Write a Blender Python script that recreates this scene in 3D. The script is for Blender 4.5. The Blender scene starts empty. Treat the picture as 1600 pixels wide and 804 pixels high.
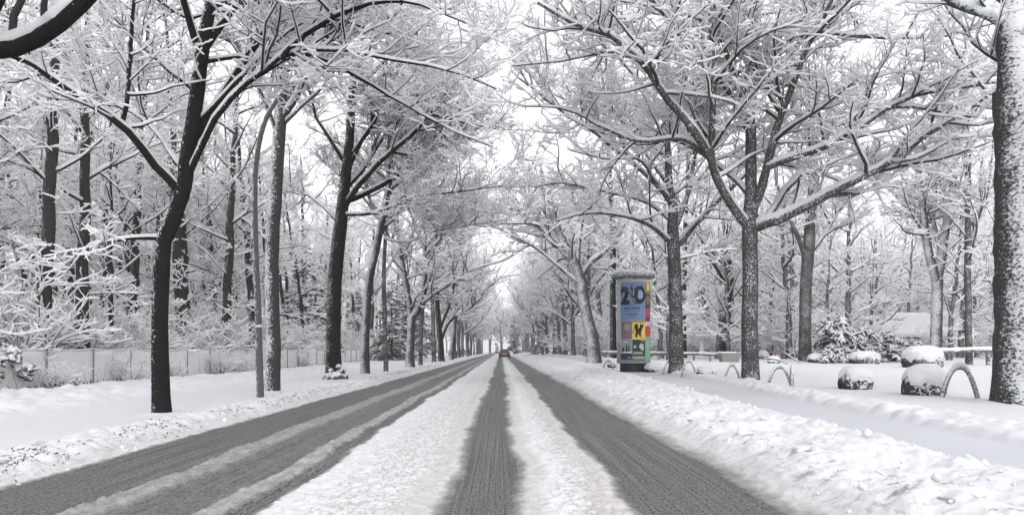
import bpy, bmesh, math, random, time
import numpy as np
from mathutils import Vector, Matrix
T0 = time.time()
R = math.radians
F, HC, VX, VY = 1150.0, 1.3, 783.0, 547.0      # focal length in photo pixels, eye height, horizon

# ------------------------------------------------------------------ camera, sky, sun, exposure
scn = bpy.context.scene
col = scn.collection
cam_d = bpy.data.cameras.new('camera'); cam = bpy.data.objects.new('camera', cam_d); col.objects.link(cam)
cam.location = (0, 0, HC); cam.rotation_euler = (R(90), 0, 0)
cam_d.sensor_width = 36; cam_d.lens = 36*F/1600
cam_d.shift_x = (800-VX)/1600; cam_d.shift_y = (VY-402)/1600
cam_d.clip_start = 0.05; cam_d.clip_end = 3000
scn.camera = cam

w = bpy.data.worlds.new('World'); scn.world = w; w.use_nodes = True
nt = w.node_tree; bg = nt.nodes['Background']
sky = nt.nodes.new('ShaderNodeTexSky'); sky.sky_type = 'NISHITA'; sky.sun_disc = False
SUN_EL, SUN_AZ = 32, 162
sky.sun_elevation = R(SUN_EL); sky.sun_rotation = R(SUN_AZ); sky.dust_density = 4; sky.air_density = 1.2
hs = nt.nodes.new('ShaderNodeHueSaturation'); hs.inputs['Saturation'].default_value = 0.10
nt.links.new(sky.outputs[0], hs.inputs['Color'])
mxw = nt.nodes.new('ShaderNodeMix'); mxw.data_type = 'RGBA'; mxw.inputs[0].default_value = 0.85
mxw.inputs[7].default_value = (10.0, 10.1, 10.4, 1)          # even cloud layer over the clear sky
nt.links.new(hs.outputs[0], mxw.inputs[6]); nt.links.new(mxw.outputs[2], bg.inputs['Color'])
bg.inputs['Strength'].default_value = 0.104
sun_d = bpy.data.lights.new('sun', 'SUN'); sun_d.energy = 1.5; sun_d.angle = R(55); sun_d.color = (1, .985, .96)
sun = bpy.data.objects.new('sun', sun_d); col.objects.link(sun)
sun.rotation_euler = (R(90-SUN_EL), 0, R(180-SUN_AZ))
sun.location = (0, 0, 40)
scn.view_settings.view_transform = 'Standard'; scn.view_settings.look = 'None'
scn.view_settings.gamma = 1; scn.view_settings.exposure = 0.5
scn.cycles.max_bounces = 18; scn.cycles.diffuse_bounces = 16; scn.cycles.glossy_bounces = 2
scn.cycles.transparent_max_bounces = 8; scn.cycles.caustics_reflective = False; scn.cycles.caustics_refractive = False

# ------------------------------------------------------------------ noise
def _hash(ix, iy, seed=0):
    h = (ix.astype(np.int64)*374761393 + iy.astype(np.int64)*668265263 + seed*982451653) & 0xffffffff
    h = ((h ^ (h >> 13))*1274126177) & 0xffffffff
    h = h ^ (h >> 16)
    return (h & 0xffffff)/float(0xffffff)
def vnoise(x, y, seed=0):
    ix, iy = np.floor(x), np.floor(y); fx, fy = x-ix, y-iy
    fx, fy = fx*fx*(3-2*fx), fy*fy*(3-2*fy)
    a, b = _hash(ix, iy, seed), _hash(ix+1, iy, seed); c, d = _hash(ix, iy+1, seed), _hash(ix+1, iy+1, seed)
    return (a*(1-fx)+b*fx)*(1-fy)+(c*(1-fx)+d*fx)*fy
def fbm(x, y, s, o=4, seed=0):
    v, a, t = 0, 1.0, 0
    for i in range(o):
        v = v+a*vnoise(x*s+17.3*i, y*s+9.1*i, seed+i); t += a; a *= .5; s *= 2.03
    return v/t
def lumps(x, y, s, seed=0):
    """rounded clods: one dome per cell, highest at its centre"""
    x, y = x*s, y*s; ix, iy = np.floor(x), np.floor(y); best = np.zeros_like(x)
    for dx in (-1, 0, 1):
        for dy in (-1, 0, 1):
            cx, cy = ix+dx, iy+dy
            px, py = cx+_hash(cx, cy, seed), cy+_hash(cx, cy, seed+5)
            r = .35+.6*_hash(cx, cy, seed+9)**1.5
            d2 = ((x-px)**2+(y-py)**2)/(r*r)
            best = np.maximum(best, np.clip(1-d2, 0, 1)**1.15*r)
    return best
def sst(a, b, x):
    t = np.clip((x-a)/(b-a), 0, 1); return t*t*(3-2*t)

# ------------------------------------------------------------------ lie of the land
def z_smooth(X, Y):
    X = np.asarray(X, float); Y = np.asarray(Y, float)
    rise = np.clip((Y-8)*0.0125, 0, .55)*sst(3.4, 5.2, X)
    z = 0.14*sst(-4.7, -5.6, X) + 0.10*sst(2.3, 3.0, X) + 0.06*sst(6.9, 7.9, X)
    z = z+0.12*sst(-12, -16, X)*0
    return z+rise
def zg(X, Y): return float(z_smooth(X, Y))
def gpt(px, py):
    z = 0.1
    for _ in range(12):
        Y = F*(HC-z)/(py-VY); X = (px-VX)/F*Y; z = .5*z+.5*zg(X, Y)
    return X, Y, zg(X, Y)

# ------------------------------------------------------------------ mesh helpers
def new_mesh(name, V, quads, mats, midx=None, smooth=True, tris=None):
    me = bpy.data.meshes.new(name)
    V = np.ascontiguousarray(V, np.float32)
    nq = len(quads); ntv = 0 if tris is None else len(tris)
    me.vertices.add(len(V)); me.vertices.foreach_set('co', V.ravel())
    loops = np.ascontiguousarray(quads, np.int32).ravel()
    if ntv: loops = np.concatenate([loops, np.ascontiguousarray(tris, np.int32).ravel()])
    me.loops.add(len(loops)); me.loops.foreach_set('vertex_index', loops)
    st = np.arange(nq)*4
    if ntv: st = np.concatenate([st, nq*4+np.arange(ntv)*3])
    me.polygons.add(nq+ntv); me.polygons.foreach_set('loop_start', st.astype(np.int32))
    if midx is not None: me.polygons.foreach_set('material_index', np.ascontiguousarray(midx, np.int32))
    me.polygons.foreach_set('use_smooth', np.full(nq+ntv, smooth))
    for m in mats: me.materials.append(m)
    me.update(calc_edges=True)
    return me
def mobj(name, me, parent=None):
    o = bpy.data.objects.new(name, me); col.objects.link(o)
    if parent: o.parent = parent
    return o
def tag(o, label=None, cat=None, group=None, kind=None):
    if label: o['label'] = label
    if cat: o['category'] = cat
    if group: o['group'] = group
    if kind: o['kind'] = kind
    return o
def empty(name, loc, label=None, cat=None, group=None):
    o = bpy.data.objects.new(name, None); col.objects.link(o); o.location = loc; o.empty_display_size = .2
    return tag(o, label, cat, group)

class BM:
    """collects boxes, tubes and lathes into ONE mesh"""
    def __init__(s): s.bm = bmesh.new()
    def box(s, c, size, bev=0, rot=None):
        r = bmesh.ops.create_cube(s.bm, size=1)['verts']
        M = Matrix.Translation(c) @ (rot.to_4x4() if rot else Matrix()) @ Matrix.Diagonal((*size, 1))
        bmesh.ops.transform(s.bm, matrix=M, verts=r)
        if bev:
            es = list({e for v in r for e in v.link_edges})
            bmesh.ops.bevel(s.bm, geom=es, offset=bev, segments=2, affect='EDGES', profile=.6)
        return s
    def tube(s, pts, rad, n=12, cap=True):
        pts = [Vector(p) for p in pts]; rad = rad if isinstance(rad, (list, tuple)) else [rad]*len(pts)
        rings = []; ref = None
        for i, p in enumerate(pts):
            t = (pts[min(i+1, len(pts)-1)]-pts[max(i-1, 0)]).normalized()
            if ref is None: ref = t.orthogonal()
            a = (ref-t*ref.dot(t)).normalized(); ref = a; b = t.cross(a)
            rings.append([s.bm.verts.new(p+(a*math.cos(k*2*math.pi/n)+b*math.sin(k*2*math.pi/n))*rad[i]) for k in range(n)])
        for i in range(len(rings)-1):
            for k in range(n):
                s.bm.faces.new((rings[i][k], rings[i][(k+1) % n], rings[i+1][(k+1) % n], rings[i+1][k]))
        if cap: s.bm.faces.new(rings[0][::-1]); s.bm.faces.new(rings[-1])
        return s
    def lathe(s, prof, n=48, cap=True):
        rings = [[s.bm.verts.new((r*math.sin(k*2*math.pi/n), -r*math.cos(k*2*math.pi/n), z)) for k in range(n)] for r, z in prof]
        for i in range(len(rings)-1):
            for k in range(n):
                s.bm.faces.new((rings[i][k], rings[i][(k+1) % n], rings[i+1][(k+1) % n], rings[i+1][k]))
        if cap: s.bm.faces.new(rings[0][::-1]); s.bm.faces.new(rings[-1])
        return s
    def build(s, name, mat, parent=None, smooth=True):
        bmesh.ops.recalc_face_normals(s.bm, faces=s.bm.faces)
        me = bpy.data.meshes.new(name); s.bm.to_mesh(me); s.bm.free()
        me.materials.append(mat)
        if smooth:
            me.polygons.foreach_set('use_smooth', [True]*len(me.polygons)); me.set_sharp_from_angle(angle=R(40))
        return mobj(name, me, parent)

# ------------------------------------------------------------------ materials
def mat(name, colr, rough=.7, metal=0, bump=0, bscale=20, vary=0, spec=.3):
    m = bpy.data.materials.new(name); m.use_nodes = True; nt = m.node_tree; p = nt.nodes['Principled BSDF']
    p.inputs['Base Color'].default_value = (*colr, 1); p.inputs['Roughness'].default_value = rough
    p.inputs['Metallic'].default_value = metal; p.inputs['Specular IOR Level'].default_value = spec
    if bump or vary:
        tc = nt.nodes.new('ShaderNodeTexCoord'); n = nt.nodes.new('ShaderNodeTexNoise')
        n.inputs['Scale'].default_value = bscale; n.inputs['Detail'].default_value = 6
        nt.links.new(tc.outputs['Object'], n.inputs['Vector'])
        if bump:
            b = nt.nodes.new('ShaderNodeBump'); b.inputs['Strength'].default_value = bump; b.inputs['Distance'].default_value = .02
            nt.links.new(n.outputs['Fac'], b.inputs['Height']); nt.links.new(b.outputs[0], p.inputs['Normal'])
        if vary:
            mx = nt.nodes.new('ShaderNodeMix'); mx.data_type = 'RGBA'
            mx.inputs[6].default_value = (*[c*(1-vary) for c in colr], 1); mx.inputs[7].default_value = (*[min(.9, c*(1+vary)) for c in colr], 1)
            nt.links.new(n.outputs['Fac'], mx.inputs[0]); nt.links.new(mx.outputs[2], p.inputs['Base Color'])
    return m
SNOWC = (.60, .61, .635)
M_snow = mat('snow', SNOWC, .75, bump=.25, bscale=40, spec=.2)
M_tsnow = mat('twig_snow', (.965, .968, .975), .8, spec=.1)
_n = M_tsnow.node_tree; _t = _n.nodes.new('ShaderNodeBsdfTranslucent'); _t.inputs[0].default_value = (.965, .968, .975, 1)
_m = _n.nodes.new('ShaderNodeMixShader'); _m.inputs[0].default_value = .6
_n.links.new(_n.nodes['Principled BSDF'].outputs[0], _m.inputs[1]); _n.links.new(_t.outputs[0], _m.inputs[2])
_n.links.new(_m.outputs[0], _n.nodes['Material Output'].inputs['Surface'])
M_twig = mat('twig_bark', (.028, .026, .026), .85, vary=.3, bscale=8)

def plastered(name, base, side, amount, scale=(26, 26, 22), contrast=.06, sidew=.35, top=True, thick=.6):
    """surface with wind-blown snow stuck on it: more on the weather side and where it faces up"""
    m = bpy.data.materials.new(name); m.use_nodes = True; nt = m.node_tree; L = nt.links; N = nt.nodes
    p = N['Principled BSDF']; p.inputs['Roughness'].default_value = .9; p.inputs['Specular IOR Level'].default_value = .06
    tc = N.new('ShaderNodeTexCoord'); mp = N.new('ShaderNodeMapping'); mp.inputs['Scale'].default_value = scale
    L.new(tc.outputs['Object'], mp.inputs['Vector'])
    n1 = N.new('ShaderNodeTexNoise'); n1.inputs['Scale'].default_value = 1; n1.inputs['Detail'].default_value = 3; n1.inputs['Roughness'].default_value = .6
    n1.inputs['Distortion'].default_value = .6
    L.new(mp.outputs[0], n1.inputs['Vector'])
    n2 = N.new('ShaderNodeTexNoise'); n2.inputs['Scale'].default_value = 1.6; n2.inputs['Detail'].default_value = 3
    L.new(tc.outputs['Object'], n2.inputs['Vector'])
    ge = N.new('ShaderNodeNewGeometry')
    dt = N.new('ShaderNodeVectorMath'); dt.operation = 'DOT_PRODUCT'; L.new(ge.outputs['Normal'], dt.inputs[0]); dt.inputs[1].default_value = side
    sp = N.new('ShaderNodeSeparateXYZ'); L.new(ge.outputs['Normal'], sp.inputs[0])
    def math_(op, a, b=None, clamp=False):
        q = N.new('ShaderNodeMath'); q.operation = op; q.use_clamp = clamp
        for i, v in enumerate((a, b)):
            if v is None: continue
            if isinstance(v, (int, float)): q.inputs[i].default_value = v
            else: L.new(v, q.inputs[i])
        return q.outputs[0]
    v = math_('ADD', n1.outputs['Fac'], amount-1.0+.5)
    v = math_('ADD', v, math_('MULTIPLY', dt.outputs['Value'], sidew))
    v = math_('ADD', v, math_('MULTIPLY', math_('SUBTRACT', n2.outputs['Fac'], .5), .35))
    if top: v = math_('ADD', v, math_('MULTIPLY', math_('MAXIMUM', sp.outputs['Z'], 0), .35))
    mr = N.new('ShaderNodeMapRange'); mr.inputs[1].default_value = .5-contrast; mr.inputs[2].default_value = .5+contrast
    L.new(v, mr.inputs[0])
    nb = N.new('ShaderNodeTexNoise'); nb.inputs['Scale'].default_value = 1.5; nb.inputs['Detail'].default_value = 6
    L.new(mp.outputs[0], nb.inputs['Vector'])
    mb = N.new('ShaderNodeMix'); mb.data_type = 'RGBA'; mb.inputs[6].default_value = (*[c*.45 for c in base], 1); mb.inputs[7].default_value = (*[c*1.6 for c in base], 1)
    L.new(nb.outputs['Fac'], mb.inputs[0])
    mx = N.new('ShaderNodeMix'); mx.data_type = 'RGBA'; L.new(mr.outputs[0], mx.inputs[0]); L.new(mb.outputs[2], mx.inputs[6]); mx.inputs[7].default_value = (*SNOWC, 1)
    L.new(mx.outputs[2], p.inputs['Base Color'])
    bu = N.new('ShaderNodeBump'); bu.inputs['Strength'].default_value = thick; bu.inputs['Distance'].default_value = .03
    hh = math_('ADD', math_('MULTIPLY', mr.outputs[0], .8), math_('MULTIPLY', nb.outputs['Fac'], .6))
    L.new(hh, bu.inputs['Height']); L.new(bu.outputs[0], p.inputs['Normal'])
    return m
BK = (.014, .013, .013)
M_dark = plastered('bark_dark', BK, (-.75, -.5, 0), .15, sidew=.30)                 # left avenue: snow only clinging to one side
M_half = plastered('bark_half_snowed', (.045, .043, .043), (-.85, -.6, 0), .27, sidew=.30)
M_spk = plastered('bark_speckled', (.055, .053, .053), (-.2, -.8, 0), .28, sidew=.16)
M_big = plastered('bark_heavily_plastered', (.05, .048, .048), (.15, -.98, 0), .41, scale=(15, 15, 24), sidew=.30, contrast=.07, thick=1)
M_far = plastered('bark_far', (.06, .058, .058), (-.4, -.6, 0), .24, sidew=.25)
M_wood = plastered('bark_wood', (.03, .028, .028), (-.6, -.4, 0), .22, sidew=.25)

# ------------------------------------------------------------------ tree machinery (vectorised)
def norm(v): return v/np.maximum(np.linalg.norm(v, axis=-1, keepdims=True), 1e-9)
def tang(P): 
    T = np.empty_like(P); T[:, 1:-1] = P[:, 2:]-P[:, :-2]; T[:, 0] = P[:, 1]-P[:, 0]; T[:, -1] = P[:, -1]-P[:, -2]
    return norm(T)
def frames(P, carry=False):
    T = tang(P); z = np.array([0, 0, 1.0])
    A = np.cross(T, z); n = np.linalg.norm(A, axis=-1, keepdims=True)
    alt = np.cross(T, np.array([1.0, .2, 0])); A = norm(np.where(n < .12, norm(alt), A/np.maximum(n, 1e-9)))
    # keep frames from flipping along a polyline
    for k in range(1, P.shape[1]):
        if carry:
            A[:, k] = norm(A[:, k-1]-T[:, k]*np.sum(A[:, k-1]*T[:, k], axis=-1, keepdims=True)); continue
        s = np.sum(A[:, k]*A[:, k-1], axis=-1, keepdims=True); A[:, k] = np.where(s < 0, -A[:, k], A[:, k])
    B = np.cross(A, T); return T, A, norm(B)
def tubes(P, Rr, n, off=None, flat=None, Bz=False, jit=0, rng=None):
    """P (N,K,3), Rr (N,K) half-width; flat (N,K) half-height; off (N,K) lift in z"""
    N_, K = Rr.shape; T, A, B = frames(P, not Bz)
    if Bz:
        B = B*np.sign(B[..., 2:3]+1e-9)
    ph = np.arange(n)*2*math.pi/n+(math.pi/2)
    H = Rr if flat is None else flat
    C = P.copy()
    if off is not None: C[..., 2] += off
    RR = Rr[:, :, None]*np.ones(n)
    HH = H[:, :, None]*np.ones(n)
    if jit:
        j = 1+jit*(rng.random((N_, K, n))-.5); RR = RR*j; HH = HH*j
    V = C[:, :, None, :]+A[:, :, None, :]*(np.cos(ph)*RR)[..., None]+B[:, :, None, :]*(np.sin(ph)*HH)[..., None]
    V = V.reshape(-1, 3)
    i = (np.arange(N_)*K*n)[:, None, None]; k = (np.arange(K-1)*n)[None, :, None]; q = np.arange(n)[None, None, :]; q2 = (q+1) % n
    a = i+k+q; b = i+k+q2
    Q = np.stack([a, b, b+n, a+n], -1).reshape(-1, 4)
    return V, Q
def resample(pts, K, rng=None, wig=0):
    """Catmull-Rom through hand-placed points"""
    p = np.array(pts, float); p = np.vstack([2*p[0]-p[1], p, 2*p[-1]-p[-2]]); m = len(p)-3
    t = np.linspace(0, m-1e-6, K); i = t.astype(int); u = (t-i)[:, None]
    a, b, c, d = p[i], p[i+1], p[i+2], p[i+3]
    o = .5*((2*b)+(c-a)*u+(2*a-5*b+4*c-d)*u*u+(3*b-a-3*c+d)*u**3)
    if wig and rng is not None:
        L = np.linalg.norm(p[1:-2]-p[2:-1], axis=1).sum(); w_ = rng.normal(0, 1, (K, 3)); w_ = (w_+np.roll(w_, 1, 0)+np.roll(w_, -1, 0))/3
        w_[0] = 0; w_[-1] *= .5; o = o+w_*wig*min(L, 5)
    return o
def grow(P, Rr, spacing, t0, ang, lenf, radf, K, rng, up=.05, wig=.12, spread=.5, lmin=.15, lmax=3, dens=None, tipk=1.0):
    N_, KK = Rr.shape
    seg = np.linalg.norm(P[:, 1:]-P[:, :-1], axis=-1); L = seg.sum(1)
    cnt = np.maximum(1, np.round(L*(1-t0)/spacing+rng.random(N_)-.5)).astype(int)
    idx = np.repeat(np.arange(N_), cnt); M = len(idx)
    t = t0+(1-t0)*rng.random(M)**.85
    f = t*(KK-1)*.9999; k = f.astype(int); u = (f-k)[:, None]
    pos = P[idx, k]*(1-u)+P[idx, k+1]*u; r = Rr[idx, k]*(1-u[:, 0])+Rr[idx, k+1]*u[:, 0]
    T = norm(P[idx, k+1]-P[idx, k])
    z = np.array([0, 0, 1.0]); h = np.cross(T, z); hn = np.linalg.norm(h, axis=1, keepdims=True)
    rd = norm(rng.normal(0, 1, (M, 3)))
    h = norm(np.where(hn < .25, rd-T*np.sum(rd*T, 1, keepdims=True), h)); v = np.cross(h, T)
    sgn = np.where(rng.random(M) < .5, -1, 1); phi = rng.normal(0, spread, M)
    sphi = np.where(hn[:, 0] < .25, rng.random(M)*6.28, phi)
    side = h*(sgn*np.cos(sphi))[:, None]+v*np.abs(np.sin(sphi))[:, None]*np.where(rng.random(M) < .75, 1, -1)[:, None]
    th = R(ang)*(1+rng.normal(0, .32, M))
    D = norm(T*np.cos(th)[:, None]+side*np.sin(th)[:, None])
    ln = np.clip(L[idx]*lenf*(1.15-t*.75)*(.55+.9*rng.random(M))*tipk, lmin, lmax)
    r0 = np.minimum(r*radf, .004+.011*ln+.0025*ln**2)
    out = np.empty((M, K, 3)); out[:, 0] = pos; d = D; st = ln/(K-1)
    for q in range(1, K):
        d = d+rng.normal(0, wig, (M, 3)); d[:, 2] += up
        d = norm(d); out[:, q] = out[:, q-1]+d*st[:, None]
    tt = np.linspace(0, 1, K)[None]
    RO = np.maximum(r0[:, None]*(1-.72*tt), .003)
    return out, RO
def tree_meshes(name, trunks, limbs, levels, m_bark, seed, snow=1.0, tip_r=.005, up=(.05, .03, .02), sp=(.42, .26, .17), lf=(.42, .42, .45), trunk_sides=18, twsn=1.0, minr=.0, lmaxs=(3.2, 1.5, .7), droop=0, t0=.12):
    """trunks / limbs: lists of (points Kx3, radii K). Returns (trunk mesh, crown mesh)."""
    rng = np.random.default_rng(seed)
    Vs, Qs, Ms = [], [], []; vo = 0
    def add(store, V, Q, m):
        store[0].append(V); store[1].append(Q+store[3]); store[2].append(np.full(len(Q), m)); store[3] += len(V)
    S1 = [[], [], [], 0]; S2 = [[], [], [], 0]
    for P, r in trunks:
        V, Q = tubes(P[None], r[None], trunk_sides, jit=.10, rng=rng); add(S1, V, Q, 0)
        snow_on(S1, P[None], r[None], rng, snow, 8, add)
    LP, LR = [], []
    for P, r in limbs:
        V, Q = tubes(P[None], r[None], 10, jit=.12, rng=rng); add(S1, V, Q, 0)
        snow_on(S1, P[None], r[None], rng, snow, 8, add)
        LP.append(P); LR.append(r)
    P, Rr = np.array(LP), np.array(LR)
    for lv in range(levels):
        K = (8, 6, 6, 4)[lv]
        P, Rr = grow(P, Rr, sp[lv], (t0, .16, .12, .1)[lv], (52, 54, 56, 50)[lv], lf[lv], (.62, .7, .8, .8)[lv], K, rng, up=up[lv], wig=(.15, .19, .22, .3)[lv],
                     spread=(.9, .8, .8, .8)[lv], lmin=(.6, .35, .22, .1)[lv], lmax=lmaxs[lv])
        Rr = np.maximum(Rr, minr)
        if droop: P[..., 2] -= droop*((np.linspace(0, 1, K)[None])**2)*np.linalg.norm(P[:, -1]-P[:, 0], axis=1)[:, None]
        V, Q = tubes(P, Rr, (5, 4, 3, 3)[lv]); add(S2, V, Q, 0)
        snow_on(S2, P, Rr, rng, snow*twsn, (6, 5, 4, 4)[lv], add)
    ms = []
    for S, nm in ((S1, '_trunk'), (S2, '_crown')):
        V = np.concatenate(S[0]); Q = np.concatenate(S[1]); M_ = np.concatenate(S[2])
        ms.append(new_mesh(name+nm, V, Q, [m_bark if nm == '_trunk' else M_twig, M_tsnow], M_))
    return ms
def snow_on(S, P, Rr, rng, k, n, add):
    T = tang(P); hz = np.sqrt(np.clip(1-T[..., 2]**2, 0, 1)); c = np.clip((hz-.25)/.6, 0, 1)
    N_, K = Rr.shape
    no = .65+.7*rng.random((N_, K)); no = (no+np.roll(no, 1, 1))/2
    th = k*c*no*np.clip(.029+.72*np.sqrt(Rr*.03)+.10*Rr, 0, .085)     # thickness of the snow
    endf = np.ones(K); endf[-1] = .55
    wd = (np.minimum(Rr*.95, .02+Rr*.62)+th*.47)*np.where(c > .02, 1, .3)*endf
    hgt = (th*.62+.3*Rr)*endf
    V, Q = tubes(P, wd*np.where(c > .02, 1, .2), n, off=np.where(Rr > .03, Rr*.72, Rr*.55)+th*.42, flat=hgt*np.where(c > .02, 1, .2), Bz=True)
    # drop the snow where the branch is nearly upright
    keep = ((c[:, :-1]+c[:, 1:]) > .12)
    Q = Q.reshape(N_, K-1, n, 4)[keep].reshape(-1, 4)
    if len(Q): add(S, V, Q, 1)

def place_tree(name, meshes, loc, label, group=None, rot=0, scale=1, cat='tree'):
    e = empty(name, loc, label, cat, group); e.rotation_euler = (0, 0, rot); e.scale = (scale,)*3 if not isinstance(scale, tuple) else scale
    mobj('trunk', meshes[0], e); mobj('crown', meshes[1], e)
    return e
def auto_limbs(P, r, rng, n, ta, tb, lmin, lmax, el=(30, 55), curve=.10, K=12, az=None):
    """limbs springing from a trunk polyline"""
    out = []
    for i in range(n):
        t = ta+(tb-ta)*(i+rng.random()*.8)/n; f = t*(len(P)-1)*.999; k = int(f); p = P[k]+(P[k+1]-P[k])*(f-k); rr = r[k]
        a = rng.random()*6.28 if az is None else az[i % len(az)]+rng.normal(0, .3)
        if az is None: a = i*2.4+rng.normal(0, .3)
        e = R(el[0]+(el[1]-el[0])*rng.random()); L = lmin+(lmax-lmin)*rng.random()
        d = np.array([math.cos(a)*math.cos(e), math.sin(a)*math.cos(e), math.sin(e)]); pts = [p]
        for q in range(K-1):
            d = d+rng.normal(0, .09, 3); d[2] += curve*(.5-q/K); d = d/np.linalg.norm(d); pts.append(pts[-1]+d*L/(K-1))
        r0 = min(rr*.6, .012+.013*L); out.append((np.array(pts), r0*(1-.75*np.linspace(0, 1, K))))
    return out

def hero(name, label, base, wpx, trunk, limbs, m, seed, levels=3, toward=0, auto=(0, .5, 1, 2, 4), group=None, Yfix=None, flare=1.15, **kw):
    """trunk / limbs drawn as [(photo x, photo y, metres deeper)], turned into real positions round the tree's own depth"""
    rng = np.random.default_rng(seed+1000)
    X0, Y0, Z0 = gpt(*base)
    if Yfix:
        Y0 = Yfix; X0 = (base[0]-VX)/F*Y0; Z0 = zg(X0, Y0)
    s = Y0/F
    def W(p):
        Yd = Y0+(p[2] if len(p) > 2 else 0)
        return np.array([(p[0]-VX)/F*Yd-X0, Yd-Y0, HC+(VY-p[1])/F*Yd-Z0])
    tp = [W(p) for p in trunk]; tp[0][2] = -.15
    K = 30; P = resample(tp, K, rng, .004)
    r = np.interp(np.linspace(0, 1, K), np.linspace(0, 1, len(wpx)), wpx)*s/2
    zz = P[:, 2]; r = r*(1+(flare-1)*np.exp(-np.clip(zz, 0, 9)/.22))
    TR = [(P, r)]; LB = []
    for pts, w0, w1 in limbs:
        LP = resample([W(p) for p in pts], 14, rng, .006); LB.append((LP, np.linspace(w0, w1, 14)*s/2))
    n, ta, tb, l0, l1 = auto
    if n: LB += [(resample(q, 14), np.interp(np.linspace(0, 1, 14), np.linspace(0, 1, len(rr)), rr)) for q, rr in auto_limbs(P, r, rng, n, ta, tb, l0, l1)]
    if toward:
        az = 0.0 if X0 < 0 else math.pi
        LB += [(resample(q, 14), np.interp(np.linspace(0, 1, 14), np.linspace(0, 1, len(rr)), rr)) for q, rr in auto_limbs(P, r, rng, toward, max(tb-.5, .3), .95, 5.5, 8.5, el=(30, 60), curve=.03, az=[az])]
    for l in LB[:len(limbs)]:      # side limbs off the drawn ones give the crown its depth
        Lm = np.linalg.norm(l[0][-1]-l[0][0])
        if Lm > 2.5:
            LB += [(resample(q, 14), np.interp(np.linspace(0, 1, 14), np.linspace(0, 1, len(rr)), rr)) for q, rr in
                   auto_limbs(l[0], l[1], rng, max(2, int(Lm/1.5)), .3, .95, Lm*.3, Lm*.5, el=(5, 40), curve=.05)]
    ms = tree_meshes(name, TR, LB, levels, m, seed, **kw)
    return place_tree('avenue_tree', ms, (X0, Y0, Z0), label, group)

# ------------------------------------------------------------------ ground and road
def ground_material():
    m = bpy.data.materials.new('snowy_ground'); m.use_nodes = True; nt = m.node_tree; L = nt.links; N = nt.nodes
    p = N['Principled BSDF']
    def at(n):
        a = N.new('ShaderNodeAttribute'); a.attribute_name = n; return a.outputs['Fac']
    def math_(op, a, b=None, clamp=False):
        q = N.new('ShaderNodeMath'); q.operation = op; q.use_clamp = clamp
        for i, v in enumerate((a, b)):
            if v is None: continue
            if isinstance(v, (int, float)): q.inputs[i].default_value = v
            else: L.new(v, q.inputs[i])
        return q.outputs[0]
    def noise(sc, det=4, rough=.55):
        mp = N.new('ShaderNodeMapping'); mp.inputs['Scale'].default_value = sc; L.new(tc.outputs['Object'], mp.inputs['Vector'])
        n = N.new('ShaderNodeTexNoise'); n.inputs['Scale'].default_value = 1; n.inputs['Detail'].default_value = det; n.inputs['Roughness'].default_value = rough
        L.new(mp.outputs[0], n.inputs['Vector']); return n.outputs['Fac']
    def mix(f, a, b):
        q = N.new('ShaderNodeMix'); q.data_type = 'RGBA'
        for i, v in ((0, f), (6, a), (7, b)):
            if isinstance(v, tuple): q.inputs[i].default_value = (*v, 1)
            elif isinstance(v, float): q.inputs[i].default_value = v
            else: L.new(v, q.inputs[i])
        return q.outputs[2]
    def rng_(v, a, b):
        q = N.new('ShaderNodeMapRange'); q.inputs[1].default_value = a; q.inputs[2].default_value = b; L.new(v, q.inputs[0]); return q.outputs[0]
    tc = N.new('ShaderNodeTexCoord')
    dirt, tint, soil, spk = at('dirt'), at('tint'), at('soil'), at('specks')
    streak = noise((48, .16, 1), 4, .7); fine = noise((42, 26, 40), 5, .8); blot = noise((3, 1.1, 1), 4, .6)
    grain = noise((160, 90, 90), 2, .6)
    track = mix(rng_(math_('ADD', math_('MULTIPLY', streak, .33), math_('MULTIPLY', fine, .67)), .455, .545), (.026, .026, .026), (.19, .19, .186))
    track = mix(math_('MULTIPLY', rng_(blot, .35, .8), .35), track, (.10, .10, .098))
    slush = mix(rng_(fine, .35, .65), (.14, .138, .132), (.36, .355, .345))
    patch = noise((9, 3.2, 6), 4, .65)
    d2 = math_('ADD', math_('ADD', dirt, math_('MULTIPLY', math_('SUBTRACT', fine, .5), .6)), math_('MULTIPLY', math_('SUBTRACT', patch, .5), .55))
    sn = mix(rng_(math_('ADD', math_('MULTIPLY', grain, .3), math_('ADD', tint, math_('MULTIPLY', math_('SUBTRACT', blot, .5), .5))), .25, 1.1), SNOWC, (.50, .487, .472))
    speck = noise((22, 13, 20), 4, .75)
    c = mix(rng_(math_('ADD', speck, math_('MULTIPLY', spk, .13)), .60, .74), sn, (.40, .375, .35))
    c = mix(math_('MULTIPLY', at('packed'), .9), c, (.46, .475, .50))
    c = mix(rng_(d2, .18, .5), c, slush)
    c = mix(rng_(d2, .52, .85), c, track)
    c = mix(rng_(math_('ADD', soil, math_('MULTIPLY', math_('SUBTRACT', fine, .5), 1.2)), .45, .7), c, (.10, .09, .08))
    L.new(c, p.inputs['Base Color'])
    p.inputs['Specular IOR Level'].default_value = .35
    p.inputs['Roughness'].default_value = .7
    bu = N.new('ShaderNodeBump'); bu.inputs['Strength'].default_value = .5; bu.inputs['Distance'].default_value = .015
    L.new(math_('ADD', fine, math_('MULTIPLY', grain, .5)), bu.inputs['Height']); L.new(bu.outputs[0], p.inputs['Normal'])
    return m
M_ground = ground_material()

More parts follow.
